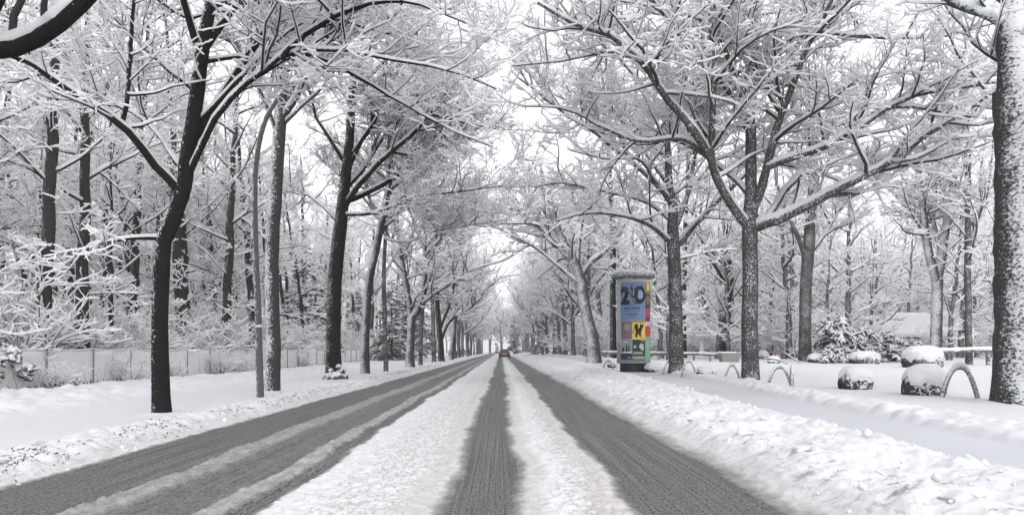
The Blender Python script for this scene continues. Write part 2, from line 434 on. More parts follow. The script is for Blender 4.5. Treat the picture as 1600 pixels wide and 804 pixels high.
EDGES = (-4.65, -3.38, -3.12, -2.3, -2.06, -1.9, -.46, .2, 1.1, 2.3)
def surface(X, Y):
    """height of the snow and slush plus how dirty it is"""
    wob = (fbm(X*.15, Y, .5, 3, 3)-.5)*.30+(fbm(X*2, Y, 2.2, 3, 8)-.5)*.10+(fbm(X, Y, 11, 3, 18)-.5)*.05
    Xw = X+wob; near = np.exp(-np.clip(Y-6, 0, 500)/60)
    s = .07
    def band(a, b, e=s): return sst(a-e, a+e, Xw)*(1-sst(b-e, b+e, Xw))
    A = band(-4.65, -3.38, .10); Bb = band(-3.12, -2.3, .14)*.82; C = band(-2.12, -1.88, .08)*.9
    Dd = band(-.46, .2, .15); E = band(1.1, 2.35, .12); Ed = band(1.9, 2.5, .22)*.58
    dirt = np.maximum.reduce([A, Bb, C, Dd, E, Ed])
    ridge = band(-3.42, -3.05, .08)*.50+band(-2.34, -2.06, .09)*.44
    dirt = np.maximum(dirt, ridge*1.05)
    tint = np.maximum.reduce([band(-.78, -.45, .16)*.9, band(.15, .42, .10)*1.1, band(.82, 1.12, .16)*.9, band(2.3, 2.9, .3)*.45, band(-5.0, -4.6, .15)*.4, ridge*.8])
    specks = sst(-4.9, -4.6, X)*(1-sst(2.2, 3.2, X))*(.35+.9*np.maximum(band(.6, 1.1, .25), band(-1.5, -.6, .3)*.8))+.3*sst(2.2,2.6,X)*(1-sst(2.8,3.6,X))
    n1 = fbm(X, Y, 3, 4, 1); n2 = fbm(X, Y, 14, 3, 2)
    zz = z_smooth(X, Y)
    onroad = sst(-4.9, -4.6, X)*(1-sst(2.2, 2.6, X))
    snowy = (1-dirt)
    chop = lumps(X, Y, 7.5, 4)*.022+lumps(X, Y, 15, 6)*.020+n2*.014
    z = zz+onroad*(snowy*(.012+chop)+dirt*(n2-.5)*.010+(fbm(X*3, Y*.6, 6, 3, 31)-.5)*.012*dirt)
    z = z+ (band(-3.42, -3.05, .10)+band(-2.34, -2.02, .10))*(.004+.02*n1+lumps(X, Y, 11, 11)*.035+lumps(X, Y, 23, 12)*.015)
    # ploughed bank, right
    bk = sst(2.25, 3.1, Xw)*(1-sst(4.3, 5.35, Xw))
    z = z+bk*(-.06+.20*fbm(X, Y, 1.3, 3, 21)+.14*fbm(X+.7, Y*.9, 4.5, 4, 22)**1.3+lumps(X, Y, 2.6, 26)*.06*sst(.5, .7, fbm(X, Y, 1.1, 2, 25))+lumps(X, Y, 8, 23)*.02+.05*fbm(X, Y, 16, 3, 24))
    # footway and its low far ridge
    z = z-.06*sst(4.9, 5.3, Xw)*(1-sst(6.6, 6.9, Xw))
    rd = sst(6.7, 7.0, Xw)*(1-sst(7.3, 8.1, Xw)); z = z+rd*(.02+.10*fbm(X, Y, 2.3, 4, 43)+lumps(X, Y, 4.1, 41)*.07*fbm(X, Y, .7, 2, 44)*2+lumps(X, Y, 9, 42)*.02)
    park = sst(7.6, 8.6, X); z = z+park*((fbm(X, Y, .35, 3, 51)-.5)*.16+(fbm(X, Y, 2.2, 3, 52)-.5)*.02)
    # left verge
    le = sst(-4.75, -5.1, Xw)*(1-sst(-5.45, -5.9, Xw)); z = z+le*(.02+lumps(X, Y, 4, 61)*.07+lumps(X, Y, 9, 62)*.03)
    le2 = sst(-4.5, -4.8, Xw)*(1-sst(-5.0, -5.3, Xw)); dirt = np.maximum(dirt, le2*.22)
    lv = sst(-5.4, -6.4, X); z = z+lv*((fbm(X, Y, .5, 3, 71)-.5)*.10)
    tr = sst(-8.3, -9.6, X)*(1-sst(-13.0, -14.6, X)); z = z+tr*(lumps(X, Y*.7, 2.6, 81)*.24*fbm(X, Y, .8, 2, 82)+(fbm(X, Y, 3.5, 4, 83)-.5)*.2)
    for tx, ty, tr in ((-6.27, 13.61, .17), (-6.29, 20.21, .21), (-6.73, 29.64, .33), (-6.47, 35.11, .21), (7.66, 22.66, .27), (7.05, 29.59, .31), (10.24, 14.21, .66)):
        rr_ = np.hypot(X-tx, Y-ty); z = z+.045*np.exp(-((rr_-tr-.06)/.16)**2)*(.6+.8*n1)
    soil = le*np.clip(fbm(X, Y, 5, 3, 91)-.18+.35*(fbm(X, Y, .4, 2, 92)-.5), 0, 1)*1.0*sst(-5.0, -5.2, Xw)
    soil = soil+np.exp(-((X+14.0)/.35)**2)*.5*fbm(X, Y, 3, 2, 93)
    cl = bk*sst(.62, .8, fbm(X, Y, 9, 2, 94))*.5*(1-sst(3.2, 4, X))
    dirt = np.maximum(dirt, cl)
    packed = sst(4.9, 5.4, Xw)*(1-sst(6.5, 7.0, Xw))*(.6+.5*fbm(X, Y, .6, 3, 95))
    return z, dirt, tint, soil, specks, packed
def sheet(name, xs, ys, label_kind, dz=None):
    Xg, Yg = np.meshgrid(xs, ys); z, dirt, tint, soil, specks, packed = surface(Xg.ravel(), Yg.ravel())
    if dz is not None: z = z+dz(Xg.ravel(), Yg.ravel())
    V = np.stack([Xg.ravel(), Yg.ravel(), z], 1); nx, ny = len(xs), len(ys)
    i = (np.arange(ny-1)*nx)[:, None]+np.arange(nx-1)[None]
    Q = np.stack([i, i+1, i+1+nx, i+nx], -1).reshape(-1, 4)
    me = new_mesh(name, V, Q, [M_ground])
    for n_, d in (('dirt', dirt), ('tint', tint), ('soil', soil), ('specks', specks), ('packed', packed)):
        a = me.attributes.new(n_, 'FLOAT', 'POINT'); a.data.foreach_set('value', d.astype(np.float32))
    return tag(mobj(name, me), kind='structure')
ys = [3.5]
while ys[-1] < 420: ys.append(ys[-1]+max(.022, .0042*ys[-1]))
ys = np.array(ys+[600, 750]); 
sheet('road', np.arange(-4.85, 2.62, .022), ys, 'structure')
xl = np.concatenate([[-400, -200, -100, -60, -40], np.arange(-30, -16, .35), np.arange(-16, -6, .07), np.arange(-6, -4.84, .028)])
xr = np.concatenate([np.arange(2.598, 5.6, .026), np.arange(5.6, 9, .045), np.arange(9, 20, .11), np.arange(20, 40, .5), [45, 60, 100, 200, 400]])
gl = sheet('snowy_verge', xl, ys, 'structure')
gr = sheet('snowy_park_ground', xr, ys, 'structure')
yb = np.array([-60, -20, -5, 0, 2, 3.5]); xb = np.concatenate([[-400, -100, -30, -16], np.arange(-10, 12, .5), [20, 40, 100, 400]])
sheet('near_ground', xb, yb, 'structure')
print('ground', time.time()-T0)

# ------------------------------------------------------------------ winter haze: one closed box of thin air round everything
hz_m = bpy.data.materials.new('winter_air'); hz_m.use_nodes = True; _n = hz_m.node_tree; _n.nodes.remove(_n.nodes['Principled BSDF'])
_v = _n.nodes.new('ShaderNodeVolumePrincipled'); _v.inputs['Color'].default_value = (.97, .975, .985, 1); _v.inputs['Density'].default_value = .0011; _v.inputs['Anisotropy'].default_value = .2
_n.links.new(_v.outputs[0], _n.nodes['Material Output'].inputs['Volume'])
_V = np.array([(x, y, z) for z in (-1.5, 27) for x, y in ((-420, -80), (420, -80), (420, 780), (-420, 780))], float)
hzo = mobj('haze', new_mesh('haze', _V, np.array([(0, 3, 2, 1), (4, 5, 6, 7), (0, 1, 5, 4), (1, 2, 6, 5), (2, 3, 7, 6), (3, 0, 4, 7)]), [hz_m], smooth=False)); hzo['kind'] = 'stuff'

# ------------------------------------------------------------------ the avenue trees one can tell apart
HG = None
NEAR = dict(sp=(.31, .155, .095), lf=(.42, .5, .6), snow=.72, lmaxs=(3.0, 1.7, .95), t0=.3)
# limb from a tree standing outside the frame
e0 = hero('near_limb_tree', 'thick dark snow-topped limb crossing the upper left corner, of a tree outside the frame', (-560, 760), [60, 55, 50, 46, 40],
     [(-560, 760), (-555, 500), (-545, 300), (-530, 100), (-500, -300)],
     [([(-535, 230), (-380, 190, .2), (-220, 120, .4), (-100, 88, .6), (0, 74, .7), (60, 52, .8), (120, 18, .8), (165, -20, .8), (230, -110, .9), (330, -200, 1.0)], 40, 22)],
     M_dark, 1, auto=(3, .6, .98, 2, 3), sp=(.6, .3, .2), up=(.05, .03, .02))
hero('tree_a', 'black-barked tree nearest on the left verge, forking in front of the white fence', (253, 645), [28, 25, 24, 24, 24, 24, 23, 22, 20, 18, 14, 10],
     [(253, 645), (251, 560), (252, 450), (258, 380), (275, 330), (287, 290), (293, 240, -.1), (303, 180, -.3), (313, 100, -.5), (325, 30, -.6), (335, -60, -.6), (345, -200, -.6)],
     [([(283, 300), (240, 255, -.3), (190, 195, -.7), (110, 140, -1.1), (60, 105, -1.3), (20, 88, -1.5), (-80, 60, -2)], 15, 4),
      ([(190, 195, -.7), (197, 165, -.7), (203, 100, -.5), (207, 30, -.3), (215, -60, -.2)], 8, 5),
      ([(288, 290), (310, 240, -.2), (335, 190, -.5), (370, 145, -.8), (410, 115, -1), (445, 88, -1.2), (520, 78, -1.4), (620, 95, -1.6), (700, 110, -1.8), (775, 140, -2)], 10.5, 2),
      ([(440, 92, -1.2), (480, 50, -1.4), (560, 10, -1.8), (650, 5, -2), (760, 50, -2.4)], 9, 2),
      ([(470, 82, -1.3), (540, 110, -1), (620, 160, -.5), (700, 200, -.2), (770, 230, 0)], 6, 1.5),
      ([(315, 98, -.5), (345, 93, -.3), (400, 88, 0), (470, 95, .3)], 8, 3),
      ([(314, 90, -.5), (300, 45, 0), (285, 0, .9), (270, -80, 1.2)], 9, 5),
      ([(318, 75, -.5), (345, 35, -.5), (375, 0, -.4), (430, -80, -.9), (520, -130, -1.2)], 14, 5),
      ([(252, 372), (215, 372, -.3), (165, 378, -.7), (135, 388, -1), (105, 425, -1.2)], 7, 2),
      ([(290, 270), (250, 215, .8), (215, 180, 1.5), (150, 150, 2.2), (90, 60, 3)], 8, 2)],
     M_dark, 2, toward=1, auto=(6, .6, .98, 2.2, 4.2), **NEAR)
hero('tree_b', 'tall straight tree behind the curved lamp post, snow stuck on its left half', (425, 613), [23.5, 21.8, 20.9, 20.9, 19.1, 17.4, 15.7, 12.2, 8.7],
     [(425, 613), (427, 520), (426, 400), (430, 300), (437, 200), (438, 120), (432, 60), (430, -20), (428, -170)],
     [([(437, 200), (455, 155, .3), (470, 105, .5), (490, 50, .7), (520, -30, 1)], 11, 5),
      ([(434, 215), (415, 160, -.3), (398, 110, -.5), (385, 30, -.8), (360, -60, -1)], 8, 4),
      ([(432, 120), (480, 90, -.5), (560, 40, -1.2), (640, 0, -2)], 8, 2)],
     M_half, 3, toward=6, auto=(11, .5, .98, 2.5, 5), **NEAR)
hero('tree_c', 'black tree with a snowy knobbly foot, third of the big trunks on the left verge', (522, 592), [26.1, 21.8, 21.8, 20.9, 19.1, 14.8, 12.2, 10.4, 7.8, 5.2],
     [(522, 592), (521, 520), (524, 430), (530, 370), (536, 320), (543, 250), (550, 150), (553, 90), (556, 10), (562, -100)],
     [([(537, 325), (560, 290, -.3), (600, 245, -.8), (650, 205, -1.3), (670, 178, -1.6), (720, 190, -2), (790, 205, -2.5)], 10, 2),
      ([(540, 314), (575, 300, .3), (620, 275, .6), (665, 240, 1), (712, 218, 1.3), (735, 185, 1.6)], 10, 4),
      ([(533, 335), (590, 332, -.6), (650, 305, -1.2), (710, 300, -1.8), (785, 290, -2.4)], 6, 1.6),
      ([(537, 252), (515, 215, -.3), (495, 185, -.5), (485, 150, -.6), (470, 100, -.8)], 7, 3),
      ([(545, 262), (565, 220), (585, 190, .3), (605, 140, .6), (640, 80, 1)], 7, 3),
      ([(552, 152), (578, 132, .3), (620, 105, .6), (690, 60, 1)], 7, 2),
      ([(530, 350), (500, 320, .8), (470, 300, 1.6), (430, 290, 2.4)], 5, 2)],
     M_dark, 4, toward=4, auto=(8, .55, .97, 3, 5), **NEAR)
hero('tree_d', 'slimmer tree leaning to the right, beyond the black tree with the knobbly foot', (571, 585), [13.9, 13.1, 12.2, 11.3, 11.3, 9.6, 8.7, 6.1],
     [(571, 585), (571, 520), (577, 440), (588, 390), (597, 345), (606, 300), (612, 230), (622, 100)],
     [([(600, 372), (640, 378, -.5), (680, 360, -1), (740, 350, -2), (800, 342, -3)], 4.5, 1.5),
      ([(606, 300), (640, 270), (690, 220, -.5), (740, 160, -1)], 6, 2),
      ([(598, 345), (580, 315), (565, 270, .5), (555, 200, .6)], 6, 3)],
     M_half, 5, toward=3, auto=(9, .5, .97, 3, 5.5), **NEAR)
hero('tree_e', 'thin straight young tree between the leaning tree and the forked one', (603, 580), [7.0, 7.0, 6.1, 5.2, 4.3, 2.6],
     [(603, 580), (601, 500), (600, 420), (604, 330), (607, 240), (610, 150)], [([(603, 350), (625, 320), (650, 270), (660, 200)], 3, 1)],
     M_spk, 6, toward=0, auto=(9, .35, .97, 2, 3.5), sp=(.48, .29, .21), snow=1.4, minr=.0034)
hero('tree_f', 'forked tree whose stem splits low down into two snow-speckled limbs', (641, 573), [14.8, 12.2, 12.2, 10.4, 7.8, 7.0, 6.1, 4.3],
     [(641, 573), (641, 540), (644, 497), (652, 485), (661, 460), (664, 419), (664, 380), (668, 250)],
     [([(643, 505), (640, 470), (633, 430), (626, 395), (620, 340), (610, 260)], 10, 5),
      ([(664, 400), (690, 370, -.5), (720, 330, -1), (750, 280, -2)], 5, 2)],
     M_half, 7, toward=4, auto=(10, .45, .97, 3, 6), sp=(.48, .29, .21), snow=1.4, minr=.0034)
hero('tree_g', 'narrow tree directly right of the low-forked one', (657, 570), [6.5, 6.1, 5.2, 4.3, 3.5],
     [(657, 570), (659, 500), (667, 440), (675, 380), (680, 250)], [([(667, 440), (690, 400), (705, 350), (720, 280)], 4, 2)], M_spk, 8, toward=2, auto=(8, .4, .97, 3, 5), sp=(.6, .38, .28), snow=1.6, minr=.0032)
hero('tree_h', 'upright pole-like tree halfway down the left row', (678, 566), [7.0, 6.5, 6.1, 5.2, 3.5],
     [(678, 566), (677, 510), (676, 460), (680, 400), (684, 280)], [([(678, 440), (700, 400), (725, 370), (750, 330)], 4, 2)], M_spk, 9, toward=3, auto=(8, .45, .97, 3, 6), sp=(.6, .38, .28), snow=1.6, minr=.0032)
hero('tree_i', 'dark stout tree whose low limbs reach out to the right over the road', (690, 564), [10.4, 8.7, 8.7, 6.1, 5.2, 3.5],
     [(690, 564), (688, 530), (685, 500), (683, 450), (690, 400), (695, 290)],
     [([(690, 530), (700, 505), (714, 492), (732, 483), (748, 469), (762, 450), (785, 430)], 5, 2), ([(688, 512), (700, 480), (710, 445), (716, 400), (730, 350)], 5, 2), ([(687, 505), (682, 470), (688, 430), (700, 400)], 4, 2)],
     M_dark, 10, toward=3, auto=(8, .4, .97, 4, 7), sp=(.6, .38, .28), snow=1.6, minr=.0032)
hero('tree_j', 'short-boled tree next after the stout dark one', (705, 562), [7.8, 7.0, 5.2, 4.3, 3.5],
     [(705, 562), (709, 520), (712, 480), (712, 440), (715, 330)], [([(711, 490), (735, 455), (755, 420), (775, 390)], 4, 1.5)], M_half, 11, toward=4, auto=(9, .4, .97, 4, 7), sp=(.6, .38, .28), snow=1.6, minr=.0032)
# right side
hero('tree_k', 'huge trunk cut by the right edge of the picture, thickly plastered with snow', (1612, 633), [100, 98, 96, 93, 92],
     [(1612, 633), (1611, 500), (1610, 380), (1609, 250), (1608, 140)],
     [([(1590, 160), (1583, 90, -.1), (1578, 0, -.1), (1568, -120, -.1), (1560, -300, .2)], 50, 26), ([(1625, 170), (1640, 90), (1660, 0, .3), (1700, -200, .8)], 60, 36),
      ([(1585, 45), (1555, 25, -.2), (1520, 14, -.5), (1480, -8, -.8), (1400, -60, -1.2), (1300, -120, -1.5)], 22, 10)],
     M_big, 12, auto=(0, 0, 1, 1, 2), sp=(.6, .3, .2), flare=1.12)
hero('tree_l', 'wide-spreading tree with long low limbs between the bicycle stands, centre right', (1172, 596), [27.0, 24.4, 23.5, 23.5, 19.1, 16.5, 15.7, 13.9, 11.3, 7.0],
     [(1172, 596), (1172, 520), (1172, 430), (1172, 350), (1173, 300), (1174, 240), (1173, 160), (1177, 90), (1181, 0), (1186, -120)],
     [([(1168, 354), (1140, 317, -.4), (1118, 275, -.8), (1111, 235, -1), (1112, 150, -1.2), (1112, 60, -1.3), (1108, -60, -1.4)], 15, 6),
      ([(1113, 252, -.9), (1080, 200, -1.2), (1040, 150, -1.6), (1010, 105, -1.9), (960, 60, -2.4), (900, 40, -3), (840, 5, -3.5)], 13, 3),
      ([(1112, 246, -.9), (1085, 226, -.8), (1060, 216, -.7), (1000, 222, -.4), (940, 200, 0), (880, 170, .4), (815, 166, .8)], 9, 2),
      ([(1166, 300), (1140, 275, .4), (1095, 240, .9), (1040, 215, 1.4), (960, 212, 2), (880, 180, 2.6)], 9, 2),
      ([(1035, 140, -1.7), (1000, 98, -1.4), (950, 82, -1), (880, 95, -.6), (800, 104, -.2)], 6, 2),
      ([(1178, 356), (1215, 346, -.4), (1260, 322, -.9), (1310, 295, -1.4), (1390, 253, -2), (1450, 208, -2.4), (1520, 165, -2.8), (1590, 110, -3.2)], 17, 4),
      ([(1192, 350), (1222, 305, .5), (1255, 266, 1), (1282, 232, 1.4), (1330, 150, 2), (1365, 100, 2.4)], 11, 4),
      ([(1176, 330), (1190, 292, -.3), (1200, 250, -.5), (1215, 190, -.7), (1240, 130, -1), (1258, 80, -1.2), (1290, 20, -1.4), (1330, -60, -1.7)], 15, 6),
      ([(1198, 263, -.5), (1240, 247, -.9), (1290, 230, -1.3), (1340, 205, -1.7), (1390, 170, -2), (1440, 146, -2.4), (1520, 133, -3), (1610, 120, -3.5)], 10, 3),
      ([(1395, 168, -2), (1440, 170, -2.2), (1500, 180, -2.6), (1570, 190, -3)], 5, 1.5),
      ([(1390, 253, -2), (1430, 248, -2.4), (1500, 215, -2.8), (1570, 215, -3.2)], 5, 1.5),
      ([(1170, 163), (1145, 155, .3), (1115, 132, .7), (1060, 116, 1.2), (1000, 92, 1.8), (940, 60, 2.4)], 8, 2),
      ([(1178, 112), (1210, 82, -.4), (1260, 52, -.9), (1330, 55, -1.4), (1460, 60, -2), (1560, 35, -2.6)], 9, 2),
      ([(1178, 60), (1150, 30, .4), (1110, -10, .9), (1050, -60, 1.4)], 8, 3)],
     M_spk, 13, toward=4, auto=(5, .7, .98, 3, 5), sp=(.40, .20, .125), lf=(.42, .5, .6), snow=1.15, lmaxs=(3.0, 1.7, .95), t0=.28)
hero('tree_m', 'straight speckled tree between the advertising column and the spreading tree', (1057, 583), [24.4, 20.9, 20.0, 19.1, 13.1, 11.3, 8.7, 6.1],
     [(1057, 583), (1056, 510), (1055, 440), (1053, 375), (1050, 320), (1045, 270), (1042, 180), (1045, 20)],
     [([(1049, 380), (1020, 356, -.5), (980, 338, -1), (920, 332, -1.6), (870, 345, -2)], 8, 2),
      ([(1048, 345), (1010, 316, .5), (950, 300, 1), (880, 287, 1.5), (830, 292, 2)], 6, 2),
      ([(1061, 382), (1090, 346, -.5), (1125, 312, -1), (1165, 275, -1.6), (1210, 240, -2.2)], 9, 3),
      ([(1058, 350), (1075, 300, .3), (1086, 250, .5), (1100, 200, .8), (1125, 130, 1.2)], 9, 3),
      ([(1046, 312), (1020, 280, -.6), (1000, 250, -1.2), (950, 248, -2), (890, 235, -2.8)], 6, 1.5),
      ([(1046, 290), (1010, 240, .5), (985, 190, 1), (960, 120, 1.5)], 7, 2)],
     M_spk, 14, toward=3, auto=(6, .6, .98, 3, 6), sp=(.42, .23, .16), lf=(.42, .5, .6), snow=1.2, lmaxs=(3.0, 1.7, .95), t0=.25)
hero('tree_n', 'leaning tree left of the advertising column with a snow pad on its bent trunk', (928, 565), [22.6, 20.0, 18.3, 17.4, 16.5, 14.8, 10.4, 7.8],
     [(928, 565), (926, 530), (918, 498), (911, 462), (908, 435), (893, 402), (875, 365), (858, 310)],
     [([(909, 430), (925, 408, -.3), (946, 391, -.6), (965, 372, -1), (985, 330, -1.5)], 9, 3), ([(882, 384), (866, 385, -.6), (850, 364, -1), (840, 352, -1.4), (810, 349, -2), (770, 349, -3)], 5, 2),
      ([(903, 420), (905, 370, .5), (912, 320, .8), (905, 250, 1)], 9, 4), ([(868, 350), (850, 310, 1), (825, 270, 2), (800, 220, 3)], 7, 3)],
     M_half, 15, toward=4, auto=(8, .55, .98, 3, 7), sp=(.48, .29, .21), snow=1.4, minr=.0034)
hero('tree_o', 'dark thick tree behind the lone low stone in the park, seen over the bicycle stands', (1258, 562), [19.1, 17.4, 17.4, 18.3, 15.7, 12.2, 7.8],
     [(1258, 562), (1258, 500), (1259, 440), (1263, 400), (1266, 350), (1270, 300), (1275, 150)],
     [([(1262, 410), (1245, 365, -.5), (1232, 335, -1), (1215, 290, -2)], 9, 3), ([(1266, 395), (1290, 365, .5), (1310, 330, 1), (1340, 280, 2)], 7, 2)],
     M_spk, 16, Yfix=46, auto=(9, .5, .97, 3, 6), sp=(.46, .28, .20), snow=1.3, minr=.0032)
hero('tree_p', 'forked pair of stems rising behind the stones and the log rail on the right', (1464, 562), [17.4, 16.5, 15.7, 13.1, 10.4, 7.8],
     [(1464, 562), (1463, 500), (1466, 430), (1475, 370), (1488, 300), (1500, 150)],
     [([(1464, 440), (1450, 390, -.5), (1442, 330, -1), (1435, 270, -1.4), (1425, 180, -2)], 14, 6), ([(1470, 400), (1458, 340, .5), (1462, 280, .8), (1470, 150, 1)], 8, 4)],
     M_half, 17, Yfix=40, auto=(9, .5, .97, 3, 6), sp=(.46, .28, .20), snow=1.3, minr=.0032)
hero('tree_q', 'slender straight tree just left of the huge edge trunk, behind the log rail', (1514, 560), [10.4, 9.6, 9.6, 7.8, 6.1],
     [(1514, 560), (1513, 480), (1512, 400), (1513, 300), (1510, 150)], [([(1512, 380), (1530, 340), (1545, 290), (1550, 220)], 5, 2)], M_spk, 18, Yfix=38, auto=(10, .3, .97, 2.5, 5), sp=(.46, .28, .20), snow=1.3, minr=.0032)
hero('tree_r', 'dark bowed tree behind the concrete planter, its limb touching the spreading tree', (1128, 562), [20.9, 19.1, 15.7, 12.2, 8.7, 6.1],
     [(1128, 562), (1130, 520), (1134, 485), (1140, 440), (1136, 390), (1130, 300)], [([(1138, 450), (1120, 420, -.5), (1100, 390, -1), (1092, 350, -1)], 6, 2), ([(1132, 500), (1160, 510), (1200, 490), (1240, 470)], 7, 2)],
     M_dark, 19, Yfix=52, auto=(9, .4, .97, 3, 6), sp=(.46, .28, .20), snow=1.3, minr=.0032)
hero('tree_s', 'dark trunk directly behind the advertising column', (958, 562), [10.4, 9.6, 8.7, 7.0, 5.2], [(958, 562), (958, 480), (958, 400), (955, 320), (950, 200)], [([(957, 390), (975, 350), (990, 300), (1000, 240)], 6, 2)],
     M_dark, 20, Yfix=56, auto=(8, .4, .97, 3, 6), sp=(.6, .38, .28), snow=1.6, minr=.0032)
hero('tree_t', 'slim dark tree right behind the straight speckled one', (1069, 562), [8.7, 7.8, 7.8, 6.1, 4.3], [(1069, 562), (1068, 480), (1070, 400), (1072, 320), (1078, 200)], [([(1070, 390), (1090, 350), (1100, 300), (1110, 240)], 5, 2)],
     M_dark, 21, Yfix=60, auto=(8, .4, .97, 3, 6), sp=(.6, .38, .28), snow=1.6, minr=.0032)
print('heroes', time.time()-T0)

# ------------------------------------------------------------------ repeated trees
def generic(name, seed, H, r0, fork, nl, m, spread=(28, 62), ll=(5, 8.5), sp=(.6, .36, .26), lv=3, minr=.004, lean=.04, low=None, snow=1.1, stems=1):
    rng = np.random.default_rng(seed); TR, LB = [], []
    for s_ in range(stems):
        K = 20; t = np.linspace(0, 1, K)
        a = rng.random()*6.28; bend = rng.normal(0, lean, 2)*H
        P = np.stack([bend[0]*t**1.5+rng.normal(0, .04, K)*(t > 0), bend[1]*t**1.5+rng.normal(0, .04, K)*(t > 0), H*t-.2], 1)
        if stems > 1: P[:, :2] += np.array([math.cos(s_*2.1), math.sin(s_*2.1)])*.15*(1+6*t[:, None])
        r = r0*(1-.8*t)*(1+.25*np.exp(-t*H/.25)); TR.append((P, r))
        al = auto_limbs(P, r, rng, nl, fork, .97, ll[0], ll[1], el=spread, curve=.12)
        for q, rr in al:
            tt = (q[0, 2]/H); sc = 1.15-.75*max(0, (tt-fork)); q = q[0]+(q-q[0])*sc; LB.append((q, rr))
        if low: LB += [(q, rr*.6) for q, rr in auto_limbs(P, r, rng, low, .12, fork, 1.5, 3, el=(0, 30), curve=0)]
    return tree_meshes(name, TR, LB, lv, m, seed, snow=snow, sp=sp, minr=minr, trunk_sides=12)
GA = [generic('avenue_%d' % i, 100+i, 15+i, .30, .24, 20, M_far, sp=(.5, .32, .24), snow=1.6, ll=(5.5, 9.5), minr=.0045) for i in range(3)]
GW = [generic('wood_%d' % i, 200+i, 14+2*i, .16+.05*i, .36, 15, M_wood, ll=(2.4, 4.6), sp=(.38, .22, .15), spread=(10, 50), low=5, lean=.06, snow=1.3, minr=.0034) for i in range(4)]
GP = [generic('park_%d' % i, 300+i, 12+2*i, .22, .20, 16, M_far, ll=(3, 5.5), sp=(.46, .29, .21), spread=(10, 50), low=8, snow=1.6, minr=.0032) for i in range(3)]
print('generic', time.time()-T0)
rng = random.Random(5)
Y = 106
k = 0
while Y < 265:
    for side, lab in ((-1, 'one of the far row of snowy trees closing in on the left of the road'), (1, 'one of the far row of snowy trees closing in on the right of the road')):
        yy = Y+rng.uniform(-1.5, 1.5); x = side*(7.0 if side < 0 else 7.4)+rng.uniform(-.4, .4)
        place_tree('avenue_tree', GA[k % 3], (x, yy, zg(x, yy)), lab, 'far avenue trees', rng.uniform(0, 6.28), rng.uniform(.85, 1.1)); k += 1
    Y += 10.5
for yy, nth in ((66, 'first'), (76, 'second'), (86, 'third'), (96, 'fourth')):
    x = 7.6+rng.uniform(-.3, .3)
    place_tree('avenue_tree', GA[k % 3], (x, yy, zg(x, yy)), nth+' snowy tree of the right row counted from the leaning tree into the distance', 'right avenue trees beyond the leaning one', rng.uniform(0, 6.28), rng.uniform(.8, .95)); k += 1
# closing trees at the far end
for i in range(20):
    x = -24+(i % 10)*5.0+rng.uniform(-1, 1); yy = (285 if i < 10 else 325)+rng.uniform(-8, 12)
    place_tree('distant_tree', GA[i % 3], (x, yy, zg(x, yy)), 'pale tree at the very end of the road', 'trees closing the end of the road', rng.uniform(0, 6.28), rng.uniform(1.0, 1.4))
# wood behind the white fence
spots = []
def far_enough(x, y, d): return all((x-a)**2+(y-b)**2 > d*d for a, b in spots)
tries = 0
while len(spots) < 170 and tries < 6000:
    tries += 1
    yy = 14+130*rng.random()**1.5; x = -15.6-34*rng.random()**1.3
    px = VX+F*x/yy
    if px < -260 or not far_enough(x, yy, 1.45+yy*.018): continue
    spots.append((x, yy))
    i = rng.randrange(4)
    place_tree('woodland_tree', GW[i], (x, yy, zg(x, yy)), ('thin snow-covered tree in the wood behind the white fence' if i < 2 else 'tall dark-stemmed tree in the wood behind the white fence'),
               'slim trees of the wood behind the fence' if i < 2 else 'tall trees of the wood behind the fence', rng.uniform(0, 6.28), rng.uniform(.8, 1.15))
# park on the right
spots = [gpt(1258, 562)[:2]]
tries = 0
while len(spots) < 135 and tries < 6000:
    tries += 1
    yy = 47+110*rng.random()**1.2; x = 9.5+75*rng.random()
    px = VX+F*x/yy
    if px > 1780 or not far_enough(x, yy, 2.2+yy*.018): continue
    if yy < 66 and 1330 < px < 1470: continue
    spots.append((x, yy))
    place_tree('park_tree', GP[rng.randrange(3)], (x, yy, zg(x, yy)), 'snow-laden tree in the park beyond the stones and rails', 'trees of the park beyond the rails', rng.uniform(0, 6.28), rng.uniform(.75, 1.1)+.35*min(1, max(0, (yy-55)/30)))
print('copies', time.time()-T0)

# ------------------------------------------------------------------ shrubs
def shrub_mesh(name, seed, H, nst, spr=.5, sp=(.16, .12, .1), snow=1.0, minr=.004):
    rng = np.random.default_rng(seed); TR, LB = [], []
    for i in range(nst):
        a = rng.random()*6.28; e = rng.uniform(.1, spr); K = 14; L = H*rng.uniform(.6, 1.1)
        d = np.array([math.cos(a)*e, math.sin(a)*e, 1.0]); p = np.array([math.cos(a), math.sin(a), 0])*rng.random()*.25*H; p[2] = -.05; pts = [p]
        for q in range(K-1):
            d = d+rng.normal(0, .08, 3); d[2] -= .035; d /= np.linalg.norm(d); pts.append(pts[-1]+d*L/(K-1))
        LB.append((np.array(pts), (.006+.006*H)*(1-.7*np.linspace(0, 1, K))))
    ms = tree_meshes(name, LB[:1], LB, 2, M_wood, seed, snow=snow, sp=sp, minr=minr, lmaxs=(1.0, .5, .3), t0=.1, trunk_sides=6)
    return ms
GS = [shrub_mesh('shrub_%d' % i, 400+i, 1.9+.5*i, 16, .9, sp=(.22, .15, .1)) for i in range(3)]
def place_shrub(ms, loc, label, group, rot, s):
    e = empty('shrub', loc, label, 'shrub', group); e.rotation_euler[2] = rot; e.scale = (s,)*3
    mobj('stems', ms[0], e); mobj('twigs', ms[1], e)
yy = 14.0
